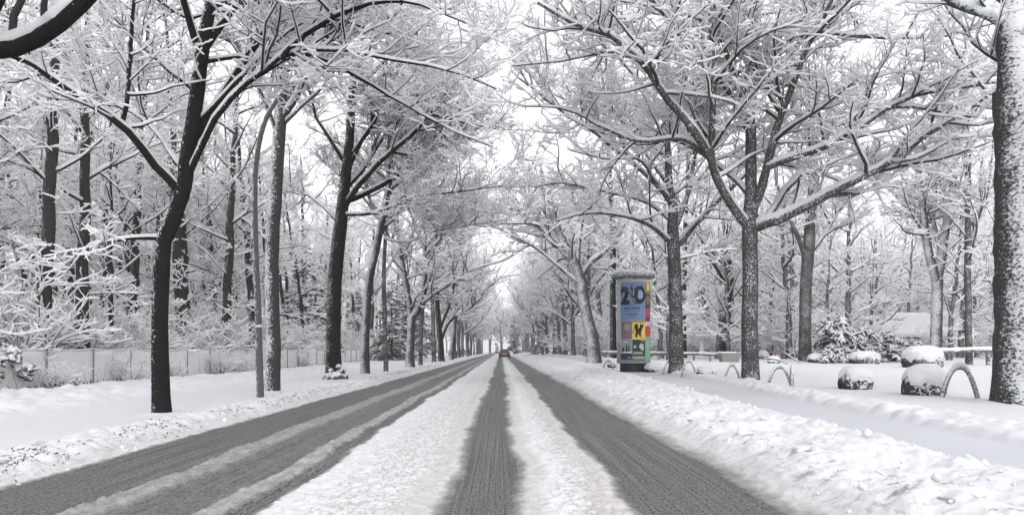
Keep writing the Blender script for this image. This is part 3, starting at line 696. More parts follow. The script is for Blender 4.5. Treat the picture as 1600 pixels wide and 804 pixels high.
while yy < 95:
    for q in range(2):
        x = -16.5-q*1.6-rng.random()*.8
        place_shrub(GS[rng.randrange(3)], (x, yy+rng.random(), zg(x, yy)), 'twiggy snow-covered shrub pressing against the back of the white fence', 'shrubs behind the white fence', rng.uniform(0, 6.28), rng.uniform(.9, 1.5))
    yy += 1.5+yy*.012
for i in range(46):
    yy = rng.uniform(52, 130); x = rng.uniform(8.5, 60)
    if VX+F*x/yy > 1620 or (yy < 68 and 1310 < VX+F*x/yy < 1480): continue
    place_shrub(GS[rng.randrange(3)], (x, yy, zg(x, yy)), 'snowy undergrowth shrub beneath the park trees', 'undergrowth shrubs in the park', rng.uniform(0, 6.28), rng.uniform(.9, 1.9))
for i in range(12):
    yy = 61+rng.random()*3; x = (1325+i*13-VX)/F*yy
    place_shrub(GS[i % 3], (x, yy, zg(x, yy)), 'snowy undergrowth shrub beneath the park trees', 'undergrowth shrubs in the park', rng.uniform(0, 6.28), rng.uniform(.6, .85))
for i in range(9):
    yy = (19, 22.5, 27, 31, 36, 38, 44, 52, 60)[i]; x = -13.75+rng.uniform(-.15, .2)
    place_shrub(GS[i % 3], (x, yy, zg(x, yy)), 'low twiggy bush growing on the road side of the white fence', 'low bushes in front of the fence', rng.uniform(0, 6.28), rng.uniform(.32, .55))
print('shrubs', time.time()-T0)

# ------------------------------------------------------------------ advertising column
M_conc = mat('concrete', (.22, .21, .20), .9, bump=.4, bscale=30, vary=.3)
M_steel = mat('galvanised_steel', (.30, .30, .30), .55, .5, bump=.2, bscale=25, vary=.25)
M_darkpaint = mat('column_base_paint', (.018, .020, .022), .6)
def flat(n, c, r=.7):
    g = sum(c)/3; return mat(n, tuple((x*.8+g*.2)*.92 for x in c), r, vary=.22, bscale=7)
ADV_X, ADV_Y = (990-VX)/F*33.0, 33.0
ADV_Z = zg(ADV_X, ADV_Y)
U = 33.0/F/4.73          # metres per pixel of the enlarged crop of the column
RC = .735
adv = empty('advertising_column', (ADV_X, ADV_Y, ADV_Z), 'round advertising pillar covered in posters with a snow-rimmed flat cap', 'advertising column')
adv.rotation_euler[2] = -math.atan2(ADV_X, ADV_Y)
def ah(yc): return (765-yc)*U
BM().lathe([(.60, -.25), (.60, ah(712))], 40).build('base', M_darkpaint, adv)
BM().lathe([(.66, ah(716)), (RC+.02, ah(712)), (RC+.02, ah(690)), (RC, ah(688))], 56).build('bottom_ring', mat('grey_ring', (.20, .20, .195), .7, vary=.2, bscale=6), adv)
body = BM().lathe([(RC, ah(691)), (RC, ah(103))], 72).build('body', mat('pasted_paper', (.42, .42, .43), .8, vary=.25, bscale=3), adv)
BM().lathe([(RC-.02, ah(104)), (RC-.03, ah(95)), (.90, ah(88)), (.955, ah(80)), (.955, ah(62)), (.93, ah(55)), (.30, ah(50))], 64).build('cap', plastered('cap_concrete', (.16, .16, .15), (-.2, -.3, .4), .38, scale=(9, 9, 16), sidew=.2), adv)
# snow lying on the cap
b = BM(); b.lathe([(.95, ah(57)), (.972, ah(52)), (.95, ah(44)), (.80, ah(37)), (.4, ah(33)), (.01, ah(32))], 64); sc = b.build('snow_cap', M_snow, adv)
for v in sc.data.vertices:
    a_ = math.atan2(v.co.y, v.co.x); v.co.z += .018*math.sin(a_*5)+.014*math.sin(a_*11+1)-.01
def wrap(me, r):
    """lay a flat design (x along the paper, z up) round the pillar"""
    for v in me.vertices:
        a = v.co.x/RC; rr = r+v.co.y; v.co = Vector((rr*math.sin(a), -rr*math.cos(a), v.co.z))
def cut(bm, step=.06):
    xs_ = [v.co.x for v in bm.verts]; x = math.floor(min(xs_)/step)*step+step
    while x < max(xs_):
        bmesh.ops.bisect_plane(bm, geom=bm.verts[:]+bm.edges[:]+bm.faces[:], plane_co=(x, 0, 0), plane_no=(1, 0, 0)); x += step
def ang(xc): return RC*math.asin(max(-1, min(1, (xc-240)/122.0)))
def paper(name, x0, x1, y0, y1, m, parent, lift=.004):
    bm = bmesh.new(); a, b_ = ang(x0) if abs(x0) < 900 else x0, ang(x1)
    vs = [bm.verts.new(p) for p in ((a, 0, ah(y1)), (b_, 0, ah(y1)), (b_, 0, ah(y0)), (a, 0, ah(y0)))]; bm.faces.new(vs)
    cut(bm); me = bpy.data.meshes.new(name); bm.to_mesh(me); bm.free(); wrap(me, RC+lift); me.materials.append(m)
    return mobj(name, me, parent)
def shape(name, polys, m, parent, lift):
    """flat polygons given in crop pixels (x, y)"""
    bm = bmesh.new()
    for P in polys:
        bm.faces.new([bm.verts.new((ang(x), 0, ah(y))) for x, y in P])
    bmesh.ops.triangulate(bm, faces=bm.faces[:]); bmesh.ops.recalc_face_normals(bm, faces=bm.faces[:])
    cut(bm, .04); me = bpy.data.meshes.new(name); bm.to_mesh(me); bm.free(); wrap(me, RC+lift); me.materials.append(m)
    return mobj(name, me, parent)
def letters(name, txt, x0, x1, y0, y1, m, parent, lift, bold=0.0):
    cu = bpy.data.curves.new(name, 'FONT'); cu.body = txt; cu.offset = bold; cu.resolution_u = 3
    o = bpy.data.objects.new('tmp', cu); col.objects.link(o); dg = bpy.context.evaluated_depsgraph_get(); dg.update()
    me0 = bpy.data.meshes.new_from_object(o.evaluated_get(dg)); bpy.data.objects.remove(o); bpy.data.curves.remove(cu)
    bm = bmesh.new(); bm.from_mesh(me0); bpy.data.meshes.remove(me0)
    xs_ = [v.co.x for v in bm.verts]; ys_ = [v.co.y for v in bm.verts]; a, b_ = ang(x0), ang(x1); za, zb = ah(y1), ah(y0)
    for v in bm.verts:
        v.co = Vector((a+(v.co.x-min(xs_))/(max(xs_)-min(xs_))*(b_-a), 0, za+(v.co.y-min(ys_))/(max(ys_)-min(ys_))*(zb-za)))
    bmesh.ops.triangulate(bm, faces=bm.faces[:]); cut(bm, .04)
    me = bpy.data.meshes.new(name); bm.to_mesh(me); bm.free(); wrap(me, RC+lift); me.materials.append(m)
    return mobj(name, me, parent)
def circ(cx, cy, rx, ry, n=28): return [(cx+rx*math.cos(i*2*math.pi/n), cy+ry*math.sin(i*2*math.pi/n)) for i in range(n)]
ink = flat('ink', (.012, .013, .018)); blue = flat('poster_blue', (.135, .235, .43)); white_ink = flat('white_ink', (.7, .7, .7))
p1 = paper('poster', 146, 321, 124, 404, blue, adv); p1['label'] = 'tall blue poster with a big black 20'
letters('numerals', '2', 148, 212, 160, 288, ink, p1, .007, .055)
shape('numerals', [circ(284, 217, 40, 66)], ink, p1, .0065); shape('numeral_hole', [circ(286, 216, 21, 34)], flat('hole_blue', (.22, .36, .58)), p1, .0085)
shape('dancing_figure', [[(150, 150), (190, 158), (214, 178), (226, 140), (236, 178), (262, 158), (300, 148), (276, 178), (252, 206), (240, 236), (252, 262), (262, 288), (240, 268), (226, 232), (212, 210), (192, 190), (170, 178)]], flat('figure_dark', (.035, .04, .05)), p1, .009)
shape('light_streaks', [[(212, 178), (220, 176), (226, 214), (219, 210)], [(240, 176), (247, 178), (238, 226), (232, 220)], [(232, 240), (239, 238), (256, 268), (248, 264)], [(196, 176), (204, 180), (212, 196), (206, 194)]], flat('streaks', (.34, .36, .38)), p1, .011)
letters('lettering', 'HELENE', 174, 286, 306, 320, ink, p1, .007, .02)
shape('fine_print', [[(178, 330), (284, 330), (284, 333), (178, 333)], [(196, 352), (266, 352), (266, 361), (196, 361)], [(200, 372), (262, 372), (262, 375), (200, 375)], [(196, 296), (228, 286), (262, 296), (228, 290)]], flat('faint_ink', (.07, .10, .17)), p1, .007)
p2 = paper('poster', 150, 227, 407, 538, flat('portrait_grey', (.16, .135, .14)), adv); p2['label'] = 'dim poster with a blurred pink and grey face'
shape('face', [circ(196, 452, 24, 30)], flat('face_tone', (.30, .25, .24)), p2, .007)
shape('collar', [[(154, 536), (160, 506), (184, 488), (212, 492), (224, 520), (224, 536)]], flat('pink_tone', (.26, .12, .17)), p2, .008)
yel = flat('poster_yellow', (.80, .56, .02)); p3 = paper('poster', 229, 322, 405, 539, yel, adv); p3['label'] = 'yellow poster with a black cat'
letters('lettering', 'KATZEN', 231, 318, 406, 419, ink, p3, .007, .02)
shape('black_cat', [[(252, 524), (252, 500), (256, 486), (254, 474), (249, 466), (244, 452), (246, 438), (254, 429), (266, 427), (272, 432), (264, 437), (256, 442), (254, 452), (260, 462), (268, 462), (278, 456), (286, 450), (284, 436), (288, 422), (293, 432), (302, 432), (308, 422), (310, 438), (308, 452), (300, 462), (296, 478), (292, 496), (294, 520), (286, 522), (284, 500), (278, 490), (270, 492), (268, 506), (266, 524), (258, 524), (262, 504), (258, 508), (258, 524)]], ink, p3, .0075)
shape('red_lettering', [[(233, 466), (243, 466), (243, 478), (233, 478)], [(233, 482), (243, 482), (243, 494), (233, 494)]], flat('red_ink', (.5, .06, .03)), p3, .007)
shape('fine_print', [[(294, 526), (316, 526), (316, 530), (294, 530)]], ink, p3, .007)
p4 = paper('poster', 148, 229, 541, 688, flat('poster_pale', (.27, .29, .31)), adv); p4['label'] = 'pale grey poster with small figures above a navy band'
shape('navy_band', [[(148, 640), (229, 640), (229, 687), (148, 687)]], flat('navy', (.02, .035, .09)), p4, .007)
shape('standing_figures', [[(186, 578), (193, 578), (196, 628), (184, 628)], [(203, 584), (209, 584), (212, 626), (200, 626)], [(160, 600), (170, 592), (176, 628), (156, 628)]], ink, p4, .008)
shape('white_strip', [[(162, 628), (226, 628), (226, 636), (162, 636)], [(170, 556), (200, 556), (200, 561), (170, 561)], [(196, 670), (222, 670), (222, 673), (196, 673)]], white_ink, p4, .009)
p5 = paper('poster', 231, 322, 541, 688, flat('poster_dark_green', (.015, .045, .03)), adv); p5['label'] = 'dark green poster with a pale figure'
shape('pale_figure', [[(284, 572), (300, 566), (312, 580), (312, 612), (300, 622), (290, 608), (278, 596)], circ(250, 592, 11, 11)], flat('pale_tone', (.42, .46, .42)), p5, .007)
shape('lettering_block', [[(236, 628), (304, 628), (304, 646), (236, 646)], [(234, 660), (318, 660), (318, 682), (234, 682)], [(292, 544), (318, 544), (318, 551), (292, 551)]], flat('grey_print', (.30, .32, .31)), p5, .007)
p6 = paper('poster', 323, 361.5, 124, 200, flat('poster_ochre', (.30, .17, .04)), adv); shape('bright_patch', [[(332, 130), (352, 128), (352, 178), (336, 186)]], yel, p6, .007)
p7 = paper('poster', 323, 361.5, 202, 318, flat('poster_brown', (.07, .045, .035)), adv); shape('bright_patch', [[(330, 230), (350, 220), (354, 262), (334, 290)]], flat('rust', (.28, .12, .05)), p7, .007)
red = flat('poster_red', (.42, .035, .04)); p8 = paper('poster', 323, 361.5, 320, 520, red, adv); p8['label'] = 'red poster with large white letters'
letters('lettering', 'STO', 325, 358.5, 412, 442, flat('white_letters', (.85, .85, .85)), p8, .007, .04)
shape('dark_print', [[(330, 374), (356, 374), (356, 402), (330, 402)], [(332, 486), (355, 486), (355, 490), (332, 490)]], flat('maroon', (.12, .02, .02)), p8, .007)
p9 = paper('poster', 323, 361.5, 522, 690, flat('poster_green', (.16, .36, .20)), adv); p9['label'] = 'light green poster'
shape('leaf_mark', [[(340, 546), (348, 560), (346, 600), (338, 606), (334, 570)]], flat('leaf', (.22, .44, .26)), p9, .007)
p10 = paper('poster', 121, 144, 116, 400, flat('worn_white_paper', (.50, .50, .52)), adv)
paper('poster', 121, 147, 404, 560, flat('worn_pale_paper', (.44, .44, .47)), adv); paper('poster', 119, 146, 564, 688, flat('worn_bluish_paper', (.25, .27, .32)), adv)
paper('edge_paper', -1.9, 118.8, 110, 690, flat('dark_old_paper', (.05, .055, .07)), adv) if False else None

# ------------------------------------------------------------------ curved street lamp
lx, ly, lz = gpt(407, 620); sL = ly/F
def LW(px, py): return Vector(((px-VX)/F*ly-lx, 0, HC+(VY-py)/F*ly-lz))
M_pole = plastered('pole_paint', (.09, .09, .09), (-.8, -.4, 0), .15, scale=(30, 30, 10), sidew=.42)
lamp = empty('street_lamp', (lx, ly, lz), 'tall grey curved-arm street lamp in front of the straight tree', 'street lamp')
cp = [(407, 620), (405, 560), (403, 480), (400, 400), (398, 330), (399, 270), (404, 228), (413, 192), (428, 163), (448, 138), (474, 119), (500, 108), (522, 103)]
P = resample([tuple(LW(*c)) for c in cp], 40); P[0][2] = -.2
BM().tube(P[:16], [5.6*sL]*4+[5.2*sL]*4+[4.3*sL]*8, 14).build('pole', M_pole, lamp)
BM().tube(P[14:], [4.0*sL]*8+[4.0*sL-(i*.12*sL) for i in range(len(P)-22)], 12).build('arm', M_pole, lamp)
hp = LW(522, 103)
hb = BM(); hb.tube([hp+Vector((-.05, 0, 0)), hp+Vector((.08, 0, .03)), hp+Vector((.3, 0, .05)), hp+Vector((.6, 0, .04)), hp+Vector((.72, 0, .02))], [.06, .09, .13, .11, .03], 14); hb.build('lamp_head', mat('lamp_housing', (.25, .25, .25), .5), lamp)
hb = BM(); hb.box(hp+Vector((.34, 0, -.075)), (.38, .16, .04), .015); hb.build('glass', mat('lamp_glass', (.5, .5, .48), .2), lamp)
sn = BM(); sp_ = [Vector(p)+Vector((-.008, 0, 4.0*sL)) for p in P[24:]]; sn.tube(sp_, [.01+3.2*sL*min(1, (i+1)/6) for i in range(len(sp_))], 10); sn.build('snow_layer', M_snow, lamp)
BM().tube([LW(404.5, 511)+Vector((0, 0, 0)), LW(404.4, 507)], 6.2*sL, 14).build('collar', mat('collar_white', (.5, .5, .5), .6), lamp)

# ------------------------------------------------------------------ white fence on the left
FX = -14.3
M_net = bpy.data.materials.new('screen_net'); M_net.use_nodes = True
_n = M_net.node_tree; _p = _n.nodes['Principled BSDF']; _p.inputs['Roughness'].default_value = .9
_tc = _n.nodes.new('ShaderNodeTexCoord'); _mp = _n.nodes.new('ShaderNodeMapping'); _mp.inputs['Scale'].default_value = (6, 5, 34)
_no = _n.nodes.new('ShaderNodeTexNoise'); _no.inputs['Scale'].default_value = 1.3; _no.inputs['Detail'].default_value = 6
_rp = _n.nodes.new('ShaderNodeValToRGB'); _rp.color_ramp.elements[0].position = .32; _rp.color_ramp.elements[1].position = .66
_rp.color_ramp.elements[0].color = (.72, .72, .72, 1); _rp.color_ramp.elements[1].color = (.9, .9, .9, 1)
_n.links.new(_tc.outputs['Object'], _mp.inputs[0]); _n.links.new(_mp.outputs[0], _no.inputs['Vector']); _n.links.new(_no.outputs['Fac'], _rp.inputs[0]); _n.links.new(_rp.outputs[0], _p.inputs['Base Color'])
_ts = _n.nodes.new('ShaderNodeBsdfTranslucent'); _ts.inputs[0].default_value = (.7, .7, .7, 1); _mm = _n.nodes.new('ShaderNodeMixShader'); _mm.inputs[0].default_value = .25
_n.links.new(_p.outputs[0], _mm.inputs[1]); _n.links.new(_ts.outputs[0], _mm.inputs[2]); _n.links.new(_mm.outputs[0], _n.nodes['Material Output'].inputs['Surface'])
M_post = plastered('fence_post_metal', (.16, .16, .16), (-.5, -.6, 0), .22)
fence = empty('screen_fence', (FX, 15, zg(FX, 15)), 'low white netting fence on thin posts running along the edge of the wood', 'fence')
fh = HC+.03-fence.location.z
yy = 15.3; rng2 = np.random.default_rng(3); posts = []
while yy < 100:
    posts.append(yy-15); yy += 2.6
for i, y in enumerate(posts):
    if i < 40:
        BM().tube([(0.05, y, -.2), (0.05+rng2.normal(0, .02), y, fh+.03)], .028, 8).build('post', M_post, fence)
    if i < len(posts)-1:
        ny, nz = 14, 8; yv = np.linspace(y+.0, posts[i+1]-.0, ny); zv = np.linspace(-.08, fh, nz); a_, b_ = np.meshgrid(yv, zv)
        u = (a_-y)/2.6; h = (b_+.08)/fh
        xx = .012*np.sin(u*9+i)+.02*rng2.random()*np.sin(u*3.14)*np.sin(h*3)+(rng2.random()-.5)*.004
        zz = b_-.035*np.sin(u*3.14159)*h
        V = np.stack([xx.ravel(), a_.ravel(), zz.ravel()], 1); V = np.vstack([V, V+[-.012, 0, 0]]); n0 = ny*nz
        ii = (np.arange(nz-1)*ny)[:, None]+np.arange(ny-1)[None]; Q = np.stack([ii, ii+1, ii+1+ny, ii+ny], -1).reshape(-1, 4); Q = np.vstack([Q, Q[:, ::-1]+n0])
        tp = np.array([[ (nz-1)*ny+k, (nz-1)*ny+k+1, (nz-1)*ny+k+1+n0, (nz-1)*ny+k+n0] for k in range(ny-1)]); Q = np.vstack([Q, tp])
        sp = mobj('netting', new_mesh('netting', V, Q, [M_net]), fence)
        tr = BM(); tr.tube([(-.006, yv[k], fh-.035*math.sin((yv[k]-y)/2.6*3.14159)+.018) for k in range(ny)], [.022+.012*rng2.random() for _ in range(ny)], 8); tr.build('snow_rim', M_snow, fence)
# ------------------------------------------------------------------ bicycle stands
def arch(px0, px1, ytop, yfoot, label, m=M_steel, thick=.045, yaw=0):
    X, Y, Z = gpt((px0+px1)/2, yfoot); s = Y/F; W = (px1-px0)*s; H = (yfoot-ytop)*s
    e = empty('bicycle_stand', (X, Y, Z), label, 'bicycle stand', 'bicycle stands along the footway'); e.rotation_euler[2] = yaw
    pts = []
    c = [(-.5, -.15), (-.46, .15), (-.38, .45), (-.29, .72), (-.17, .93), (0, 1.0), (.17, .93), (.29, .72), (.38, .45), (.46, .15), (.5, -.15)]
    P = resample([(a*W, 0, b*H-thick) for a, b in c], 36)
    BM().tube(P, thick, 14).build('hoop', m, e)
    # snow on the crown and stuck to the legs
    Ps = P+np.array([0, -.012, 0]); T = tang(P[None])[0]; hz = np.clip(1-np.abs(T[:, 2])*1.03, 0, 1)**.6
    Ps[:, 2] += .30*thick+hz*thick*1.3
    rr = thick*(.55+.62*hz)
    sb = BM(); sb.tube(Ps[3:33], [float(x)*(1+.12*rng2.random()) for x in rr[3:33]], 12); sb.build('snow_cover', M_snow, e)
    return e
M_hoop = plastered('hoop_metal', (.16, .16, .16), (-.5, -.7, 0), .24, scale=(12, 12, 40), sidew=.3)
arch(1035, 1060, 563, 583, 'small bicycle stand half hidden by the left side of the speckled tree', M_hoop, .03)
arch(1064, 1088, 563, 587, 'bicycle stand between the speckled tree and a snow-capped stone', M_hoop, .033)
arch(1132, 1156, 569, 592, 'bicycle stand whose right leg meets the foot of the spreading tree', M_hoop, .036)
arch(1199, 1237, 571, 602, 'bicycle stand just right of the spreading tree, one of an overlapping pair', M_hoop, .042)
arch(1222, 1252, 572, 602, 'slanted bicycle stand seen almost edge-on behind another one', M_hoop, .04, R(72))
arch(1470, 1529, 570, 622, 'largest bicycle stand, beside the big snowy boulder', M_hoop, .05)
arch(942, 958, 562, 575, 'tiny bicycle stand left of the advertising column', M_hoop, .035)

# ------------------------------------------------------------------ stones
def rock(px, py, wpx, hpx, label, seed, dark=(.045, .042, .04), snowk=.5, flat_=.8, name='boulder', depth=.8, Yfix=None):
    X, Y, Z = gpt(px, py)
    if Yfix: Y = Yfix; X = (px-VX)/F*Y; Z = zg(X, Y)
    s = Y/F; W, H = wpx*s, hpx*s
    rg = np.random.default_rng(seed)
    ax = rg.normal(0, 1, (9, 3)); ax /= np.linalg.norm(ax, axis=1)[:, None]; of = .74+.22*rg.random(9)
    def base_pt(d):
        m_ = 1.0
        for a_, o_ in zip(ax, of):
            q = d@a_
            if q > .05: m_ = min(m_, o_/q)
        n3 = fbm(np.array([d[0]*3+seed]), np.array([d[1]*3+d[2]*2.1]), 1.5, 3, seed)[0]
        p = np.sign(d)*np.abs(d)**.8*(.45+.50*m_+.10*n3)
        return np.array([p[0]*W/2*1.05*(1-.12*max(0, p[2])), p[1]*W/2*depth, (p[2]*.62+.36)*H])
    mm = plastered(name+'_stone_%d' % seed, dark, (0, -.4, .5), .36, scale=(12, 12, 12), sidew=.28)
    e = empty(name, (X, Y, Z-.02), label, 'stone')
    for part, sub in (('stone', 4), ('snow_cap', 5)):
        bm = bmesh.new(); bmesh.ops.create_icosphere(bm, subdivisions=sub, radius=1)
        for v in bm.verts:
            d = np.array(v.co); p = base_pt(d)
            if part == 'snow_cap':
                th_ = math.atan2(d[1], d[0]); lim = H*(1-snowk)*(.9+.25*math.sin(th_*2+seed)+.22*math.sin(th_*5+2*seed)+.12*math.sin(th_*11+seed))
                up_ = min(1, max(0, (p[2]-lim)/(.10*H)+.5)); up_ = up_*up_*(3-2*up_)
                p = p*np.array([.90+.16*up_, .90+.16*up_, 1]); p[2] += up_*H*.09
                if p[2] > 0: p[2] = min(p[2], H*1.04)
            v.co = Vector(p)
        b = BM(); b.bm.free(); b.bm = bm; b.build(part, M_snow if part == 'snow_cap' else mm, e)
    return e
rock(1336, 606, 50, 34, 'round snow-capped stone standing alone in front of the conifer bush', 1, snowk=.45)
rock(1443, 617, 62, 49, 'biggest boulder with a thick snow hood, next to the largest bicycle stand', 2, snowk=.55)
rock(1441, 574, 56, 34, 'snow-hooded boulder at the end of the log rail', 3, snowk=.6)
rock(1350, 568, 44, 20, 'flat wedge-shaped mossy stone under snow, in front of the conifer bush', 4, (.035, .045, .025), .45)
rock(1281, 566, 34, 15, 'low loaf-like stone at the foot of the thick park tree', 5, snowk=.65)
rock(1192, 560, 17, 13, 'small snow-covered stone peeping out right of the spreading tree', 6, snowk=.75)
rock(1103, 587, 30, 16, 'dark low stone with a snow bonnet between two bicycle stands', 7, (.02, .02, .02), .55)
rock(1021, 579, 26, 14, 'snow-buried lump at the right foot of the advertising column', 8, snowk=.85)
rock(1209, 567, 18, 12, 'little snow-covered rock beside a fallen branch', 9, snowk=.8)
rock(956, 572, 14, 12, 'snowy stump-like block left of the advertising column', 10, snowk=.7)
# ------------------------------------------------------------------ rails
M_log = plastered('rail_wood', (.13, .125, .115), (0, -.5, .2), .36, scale=(5, 5, 25), sidew=.2)
def rail(name, pts, post_at, rad, label, postw):
    W = []
    for px, ytop, yfoot in pts:
        X, Y, Z = gpt(px, yfoot); W.append(Vector((X, Y, HC+(VY-ytop)/F*Y)))
    e = empty(name, (W[0].x, W[0].y, zg(W[0].x, W[0].y)), label, 'rail'); o = e.location
    n = 16; L = [W[0].lerp(W[-1], i/(n-1))-Vector(o)-Vector((0, 0, rad)) for i in range(n)]
    BM().tube(L, [rad*(1+.06*rng2.random()) for _ in L], 12).build('rail', M_log, e)
    sb = BM(); sb.tube([p+Vector((0, 0, rad*.85)) for p in L], [rad*(.55+.3*rng2.random()) for _ in L], 10); sb.build('snow_layer', M_snow, e)
    for t in post_at:
        p = W[0].lerp(W[-1], t); z0 = zg(p.x, p.y)-.2
        BM().tube([(p.x-o.x, p.y-o.y, z0-o.z), (p.x-o.x, p.y-o.y, p.z-o.z-rad*1.2)], postw, 10).build('post', M_log, e)
rail('log_rail', [(1456, 545, 571), (1600, 541, 571)], (.02, .61, .98), .115, 'snow-topped log rail ending at the hooded boulder, near the right edge', .10)
rail('park_rail', [(941, 548, 562), (1126, 551, 563.5)], (.02, .25, .5, .66, .79, .92), .085, 'long thin wooden rail running behind the advertising column towards the planter', .07)
# ------------------------------------------------------------------ planter
X, Y, Z = gpt(1139, 565); s = Y/F
pl = empty('planter', (X, Y, Z), 'trough-shaped concrete planter at the right end of the long thin rail', 'planter'); pl.rotation_euler[2] = R(6)
W, H = 31*s, 14*s
bm = bmesh.new()
def ringv(wx, wy, z): return [bm.verts.new((sx*wx/2, sy*wy/2, z)) for sx, sy in ((-1, -1), (1, -1), (1, 1), (-1, 1))]
rs = [ringv(W*.80, W*.42, -.05), ringv(W*.86, W*.46, H*.25), ringv(W, W*.55, H*.98), ringv(W, W*.55, H), ringv(W*.90, W*.42, H), ringv(W*.86, W*.38, H*.6)]
for a_, b_ in zip(rs, rs[1:]):
    for k in range(4): bm.faces.new((a_[k], a_[(k+1) % 4], b_[(k+1) % 4], b_[k]))
bm.faces.new(rs[0][::-1]); bm.faces.new(rs[-1])
b = BM(); b.bm.free(); b.bm = bm; b.build('trough', M_conc, pl, smooth=False)
sb = BM(); sb.box((0, 0, H*.72), (W*.84, W*.36, H*.2), .04); sb.build('snow_fill', M_snow, pl)
sb = BM()
for q in ((-1, 0), (1, 0)): sb.tube([(q[0]*W*.475, -W*.26, H+.01), (q[0]*W*.475, W*.26, H+.01)], .045, 8)
sb.tube([(-W*.49, W*.245, H+.02), (W*.49, W*.245, H+.02)], .06, 8); sb.build('rim_snow', M_snow, pl)
# ------------------------------------------------------------------ small red marker, fallen branches
X, Y, Z = gpt(1207, 563)
b = BM(); b.tube([(0, 0, -.1), (0, 0, .9)], .035, 8); mk = empty('marker_post', (X, Y, Z), 'small red post between the spreading tree and the thick park tree', 'post'); b.build('post', mat('red_paint', (.40, .03, .03), .5), mk)
b = BM(); b.tube([(0, 0, .62), (.0, 0, 1.0)], .06, 8); b.build('top_band', mat('dark_band', (.05, .04, .04), .6), mk)
for i, (ppts, lab) in enumerate((([(1203, 561), (1218, 563), (1231, 569)], 'thin fallen branch sticking out of the snow beside the little rock'), ([(1232, 552), (1241, 560), (1252, 568)], 'fallen branch leaning in the snow by the thick park tree'))):
    X, Y, Z = gpt(ppts[-1][0], ppts[-1][1]); s = Y/F
    pts = [((px-ppts[-1][0])*s, -.3*(j-2), (ppts[-1][1]-py)*s+.03) for j, (px, py) in enumerate(ppts)]
    e = empty('fallen_branch', (X, Y, Z), lab, 'branch'); P = resample(pts, 10)
    BM().tube(P, [.035-.002*k for k in range(10)], 7).build('wood', M_twig, e); BM().tube(P+np.array([0, 0, .035]), .028, 7).build('snow_layer', M_snow, e)

# ------------------------------------------------------------------ snowed-up conifer bush and evergreens
M_needle = mat('needles', (.035, .05, .035), .8, vary=.5, bscale=10)
def conifer_mesh(name, seed, H, base_r, nb, droop=.5, bush=False, fr=.05):
    rng = np.random.default_rng(seed); TR = [(np.stack([np.zeros(12), np.zeros(12), np.linspace(-.2, H, 12)], 1), np.linspace(.03*H*.5+.04, .01, 12))]
    P, Rr = [], []
    for i in range(nb):
        t = (i+rng.random())/nb; z = H*(.06+.92*t) if not bush else H*(.05+.85*rng.random()**.8)
        L = base_r*((1-t)**.8 if not bush else (1.1-(z/H))**.6)*(.7+.5*rng.random())+.15; a = rng.random()*6.28; K = 9; d = np.array([math.cos(a), math.sin(a), .35]); p = np.array([0, 0, z])
        if bush: p = p+np.array([math.cos(a), math.sin(a), 0])*rng.random()*base_r*.35
        pts = [p]
        for k in range(K-1):
            d = d+rng.normal(0, .06, 3); d[2] -= droop/(K-1)*1.9; d /= np.linalg.norm(d); pts.append(pts[-1]+d*L/(K-1))
        pts = np.array(pts); pts[:, 2] = np.maximum(pts[:, 2], .05); P.append(pts); Rr.append(np.linspace(.03, .014, K)*(1+H*.02))
    P, Rr = np.array(P), np.array(Rr)
    S = [[], [], [], 0]; S1 = [[], [], [], 0]
    def add(store, V, Q, m): store[0].append(V); store[1].append(Q+store[3]); store[2].append(np.full(len(Q), m)); store[3] += len(V)
    V, Q = tubes(TR[0][0][None], TR[0][1][None], 10); add(S1, V, Q, 0)
    V, Q = tubes(P, Rr, 5); add(S, V, Q, 0); snow_on(S, P, Rr, rng, 1.3, 6, add)
    P2, R2 = grow(P, Rr, .11, .12, 50, .45, .9, 5, rng, up=-.07, wig=.1, spread=.35, lmin=.15, lmax=1.0)
    R2 = np.full_like(R2, fr)*np.linspace(1, .45, 5)[None]
    V, Q = tubes(P2, R2*.8, 5, off=-R2*.3, flat=R2*.9, jit=.5, rng=rng); add(S, V, Q, 0)
    keep = rng.random(len(P2)) < .80
    snow_on(S, P2[keep], R2[keep], rng, 1.35, 6, add)
    P3, R3 = grow(P2, R2, .12, .15, 55, .5, .9, 4, rng, up=-.12, wig=.15, spread=.6, lmin=.1, lmax=.35); R3 = np.full_like(R3, fr*.45)
    V, Q = tubes(P3, R3, 4, jit=.5, rng=rng); add(S, V, Q, 0); keep = rng.random(len(P3)) < .45; snow_on(S, P3[keep], R3[keep], rng, 1.0, 5, add)
    return [new_mesh(name+n, np.concatenate(s[0]), np.concatenate(s[1]), mt, np.concatenate(s[2])) for n, s, mt in (('_trunk', S1, [M_wood]), ('_foliage', S, [M_needle, M_snow]))]
def place_con(ms, px, py, Y, label, cat, name, rot=0, s=1, group=None):
    X = (px-VX)/F*Y; e = empty(name, (X, Y, zg(X, Y)), label, cat, group); e.rotation_euler[2] = rot; e.scale = (s,)*3 if not isinstance(s, tuple) else s
    mobj('trunk', ms[0], e); mobj('foliage', ms[1], e)
CB = [conifer_mesh('bush_%d' % i, 500+i, 2.3, 1.7, 46, .75, True, .055) for i in range(2)]
CS = [conifer_mesh('spruce_%d' % i, 520+i, 9+2*i, 2.4, 80, .45, False, .06) for i in range(2)]
place_con(CB[0], 1303, 560, 43, 'tallest drooping conifer bush buried in snow, behind the low stones', 'bush', 'conifer_bush', 0, (.85, .85, 1.18))
place_con(CB[1], 1340, 560, 44, 'middle drooping conifer bush buried in snow, behind the wedge-shaped stone', 'bush', 'conifer_bush', 1, (.85, .85, .95))
place_con(CB[0], 1378, 560, 45, 'right-hand drooping conifer bush buried in snow, in front of the snowy roof', 'bush', 'conifer_bush', 2.5, (.9, .9, .82))
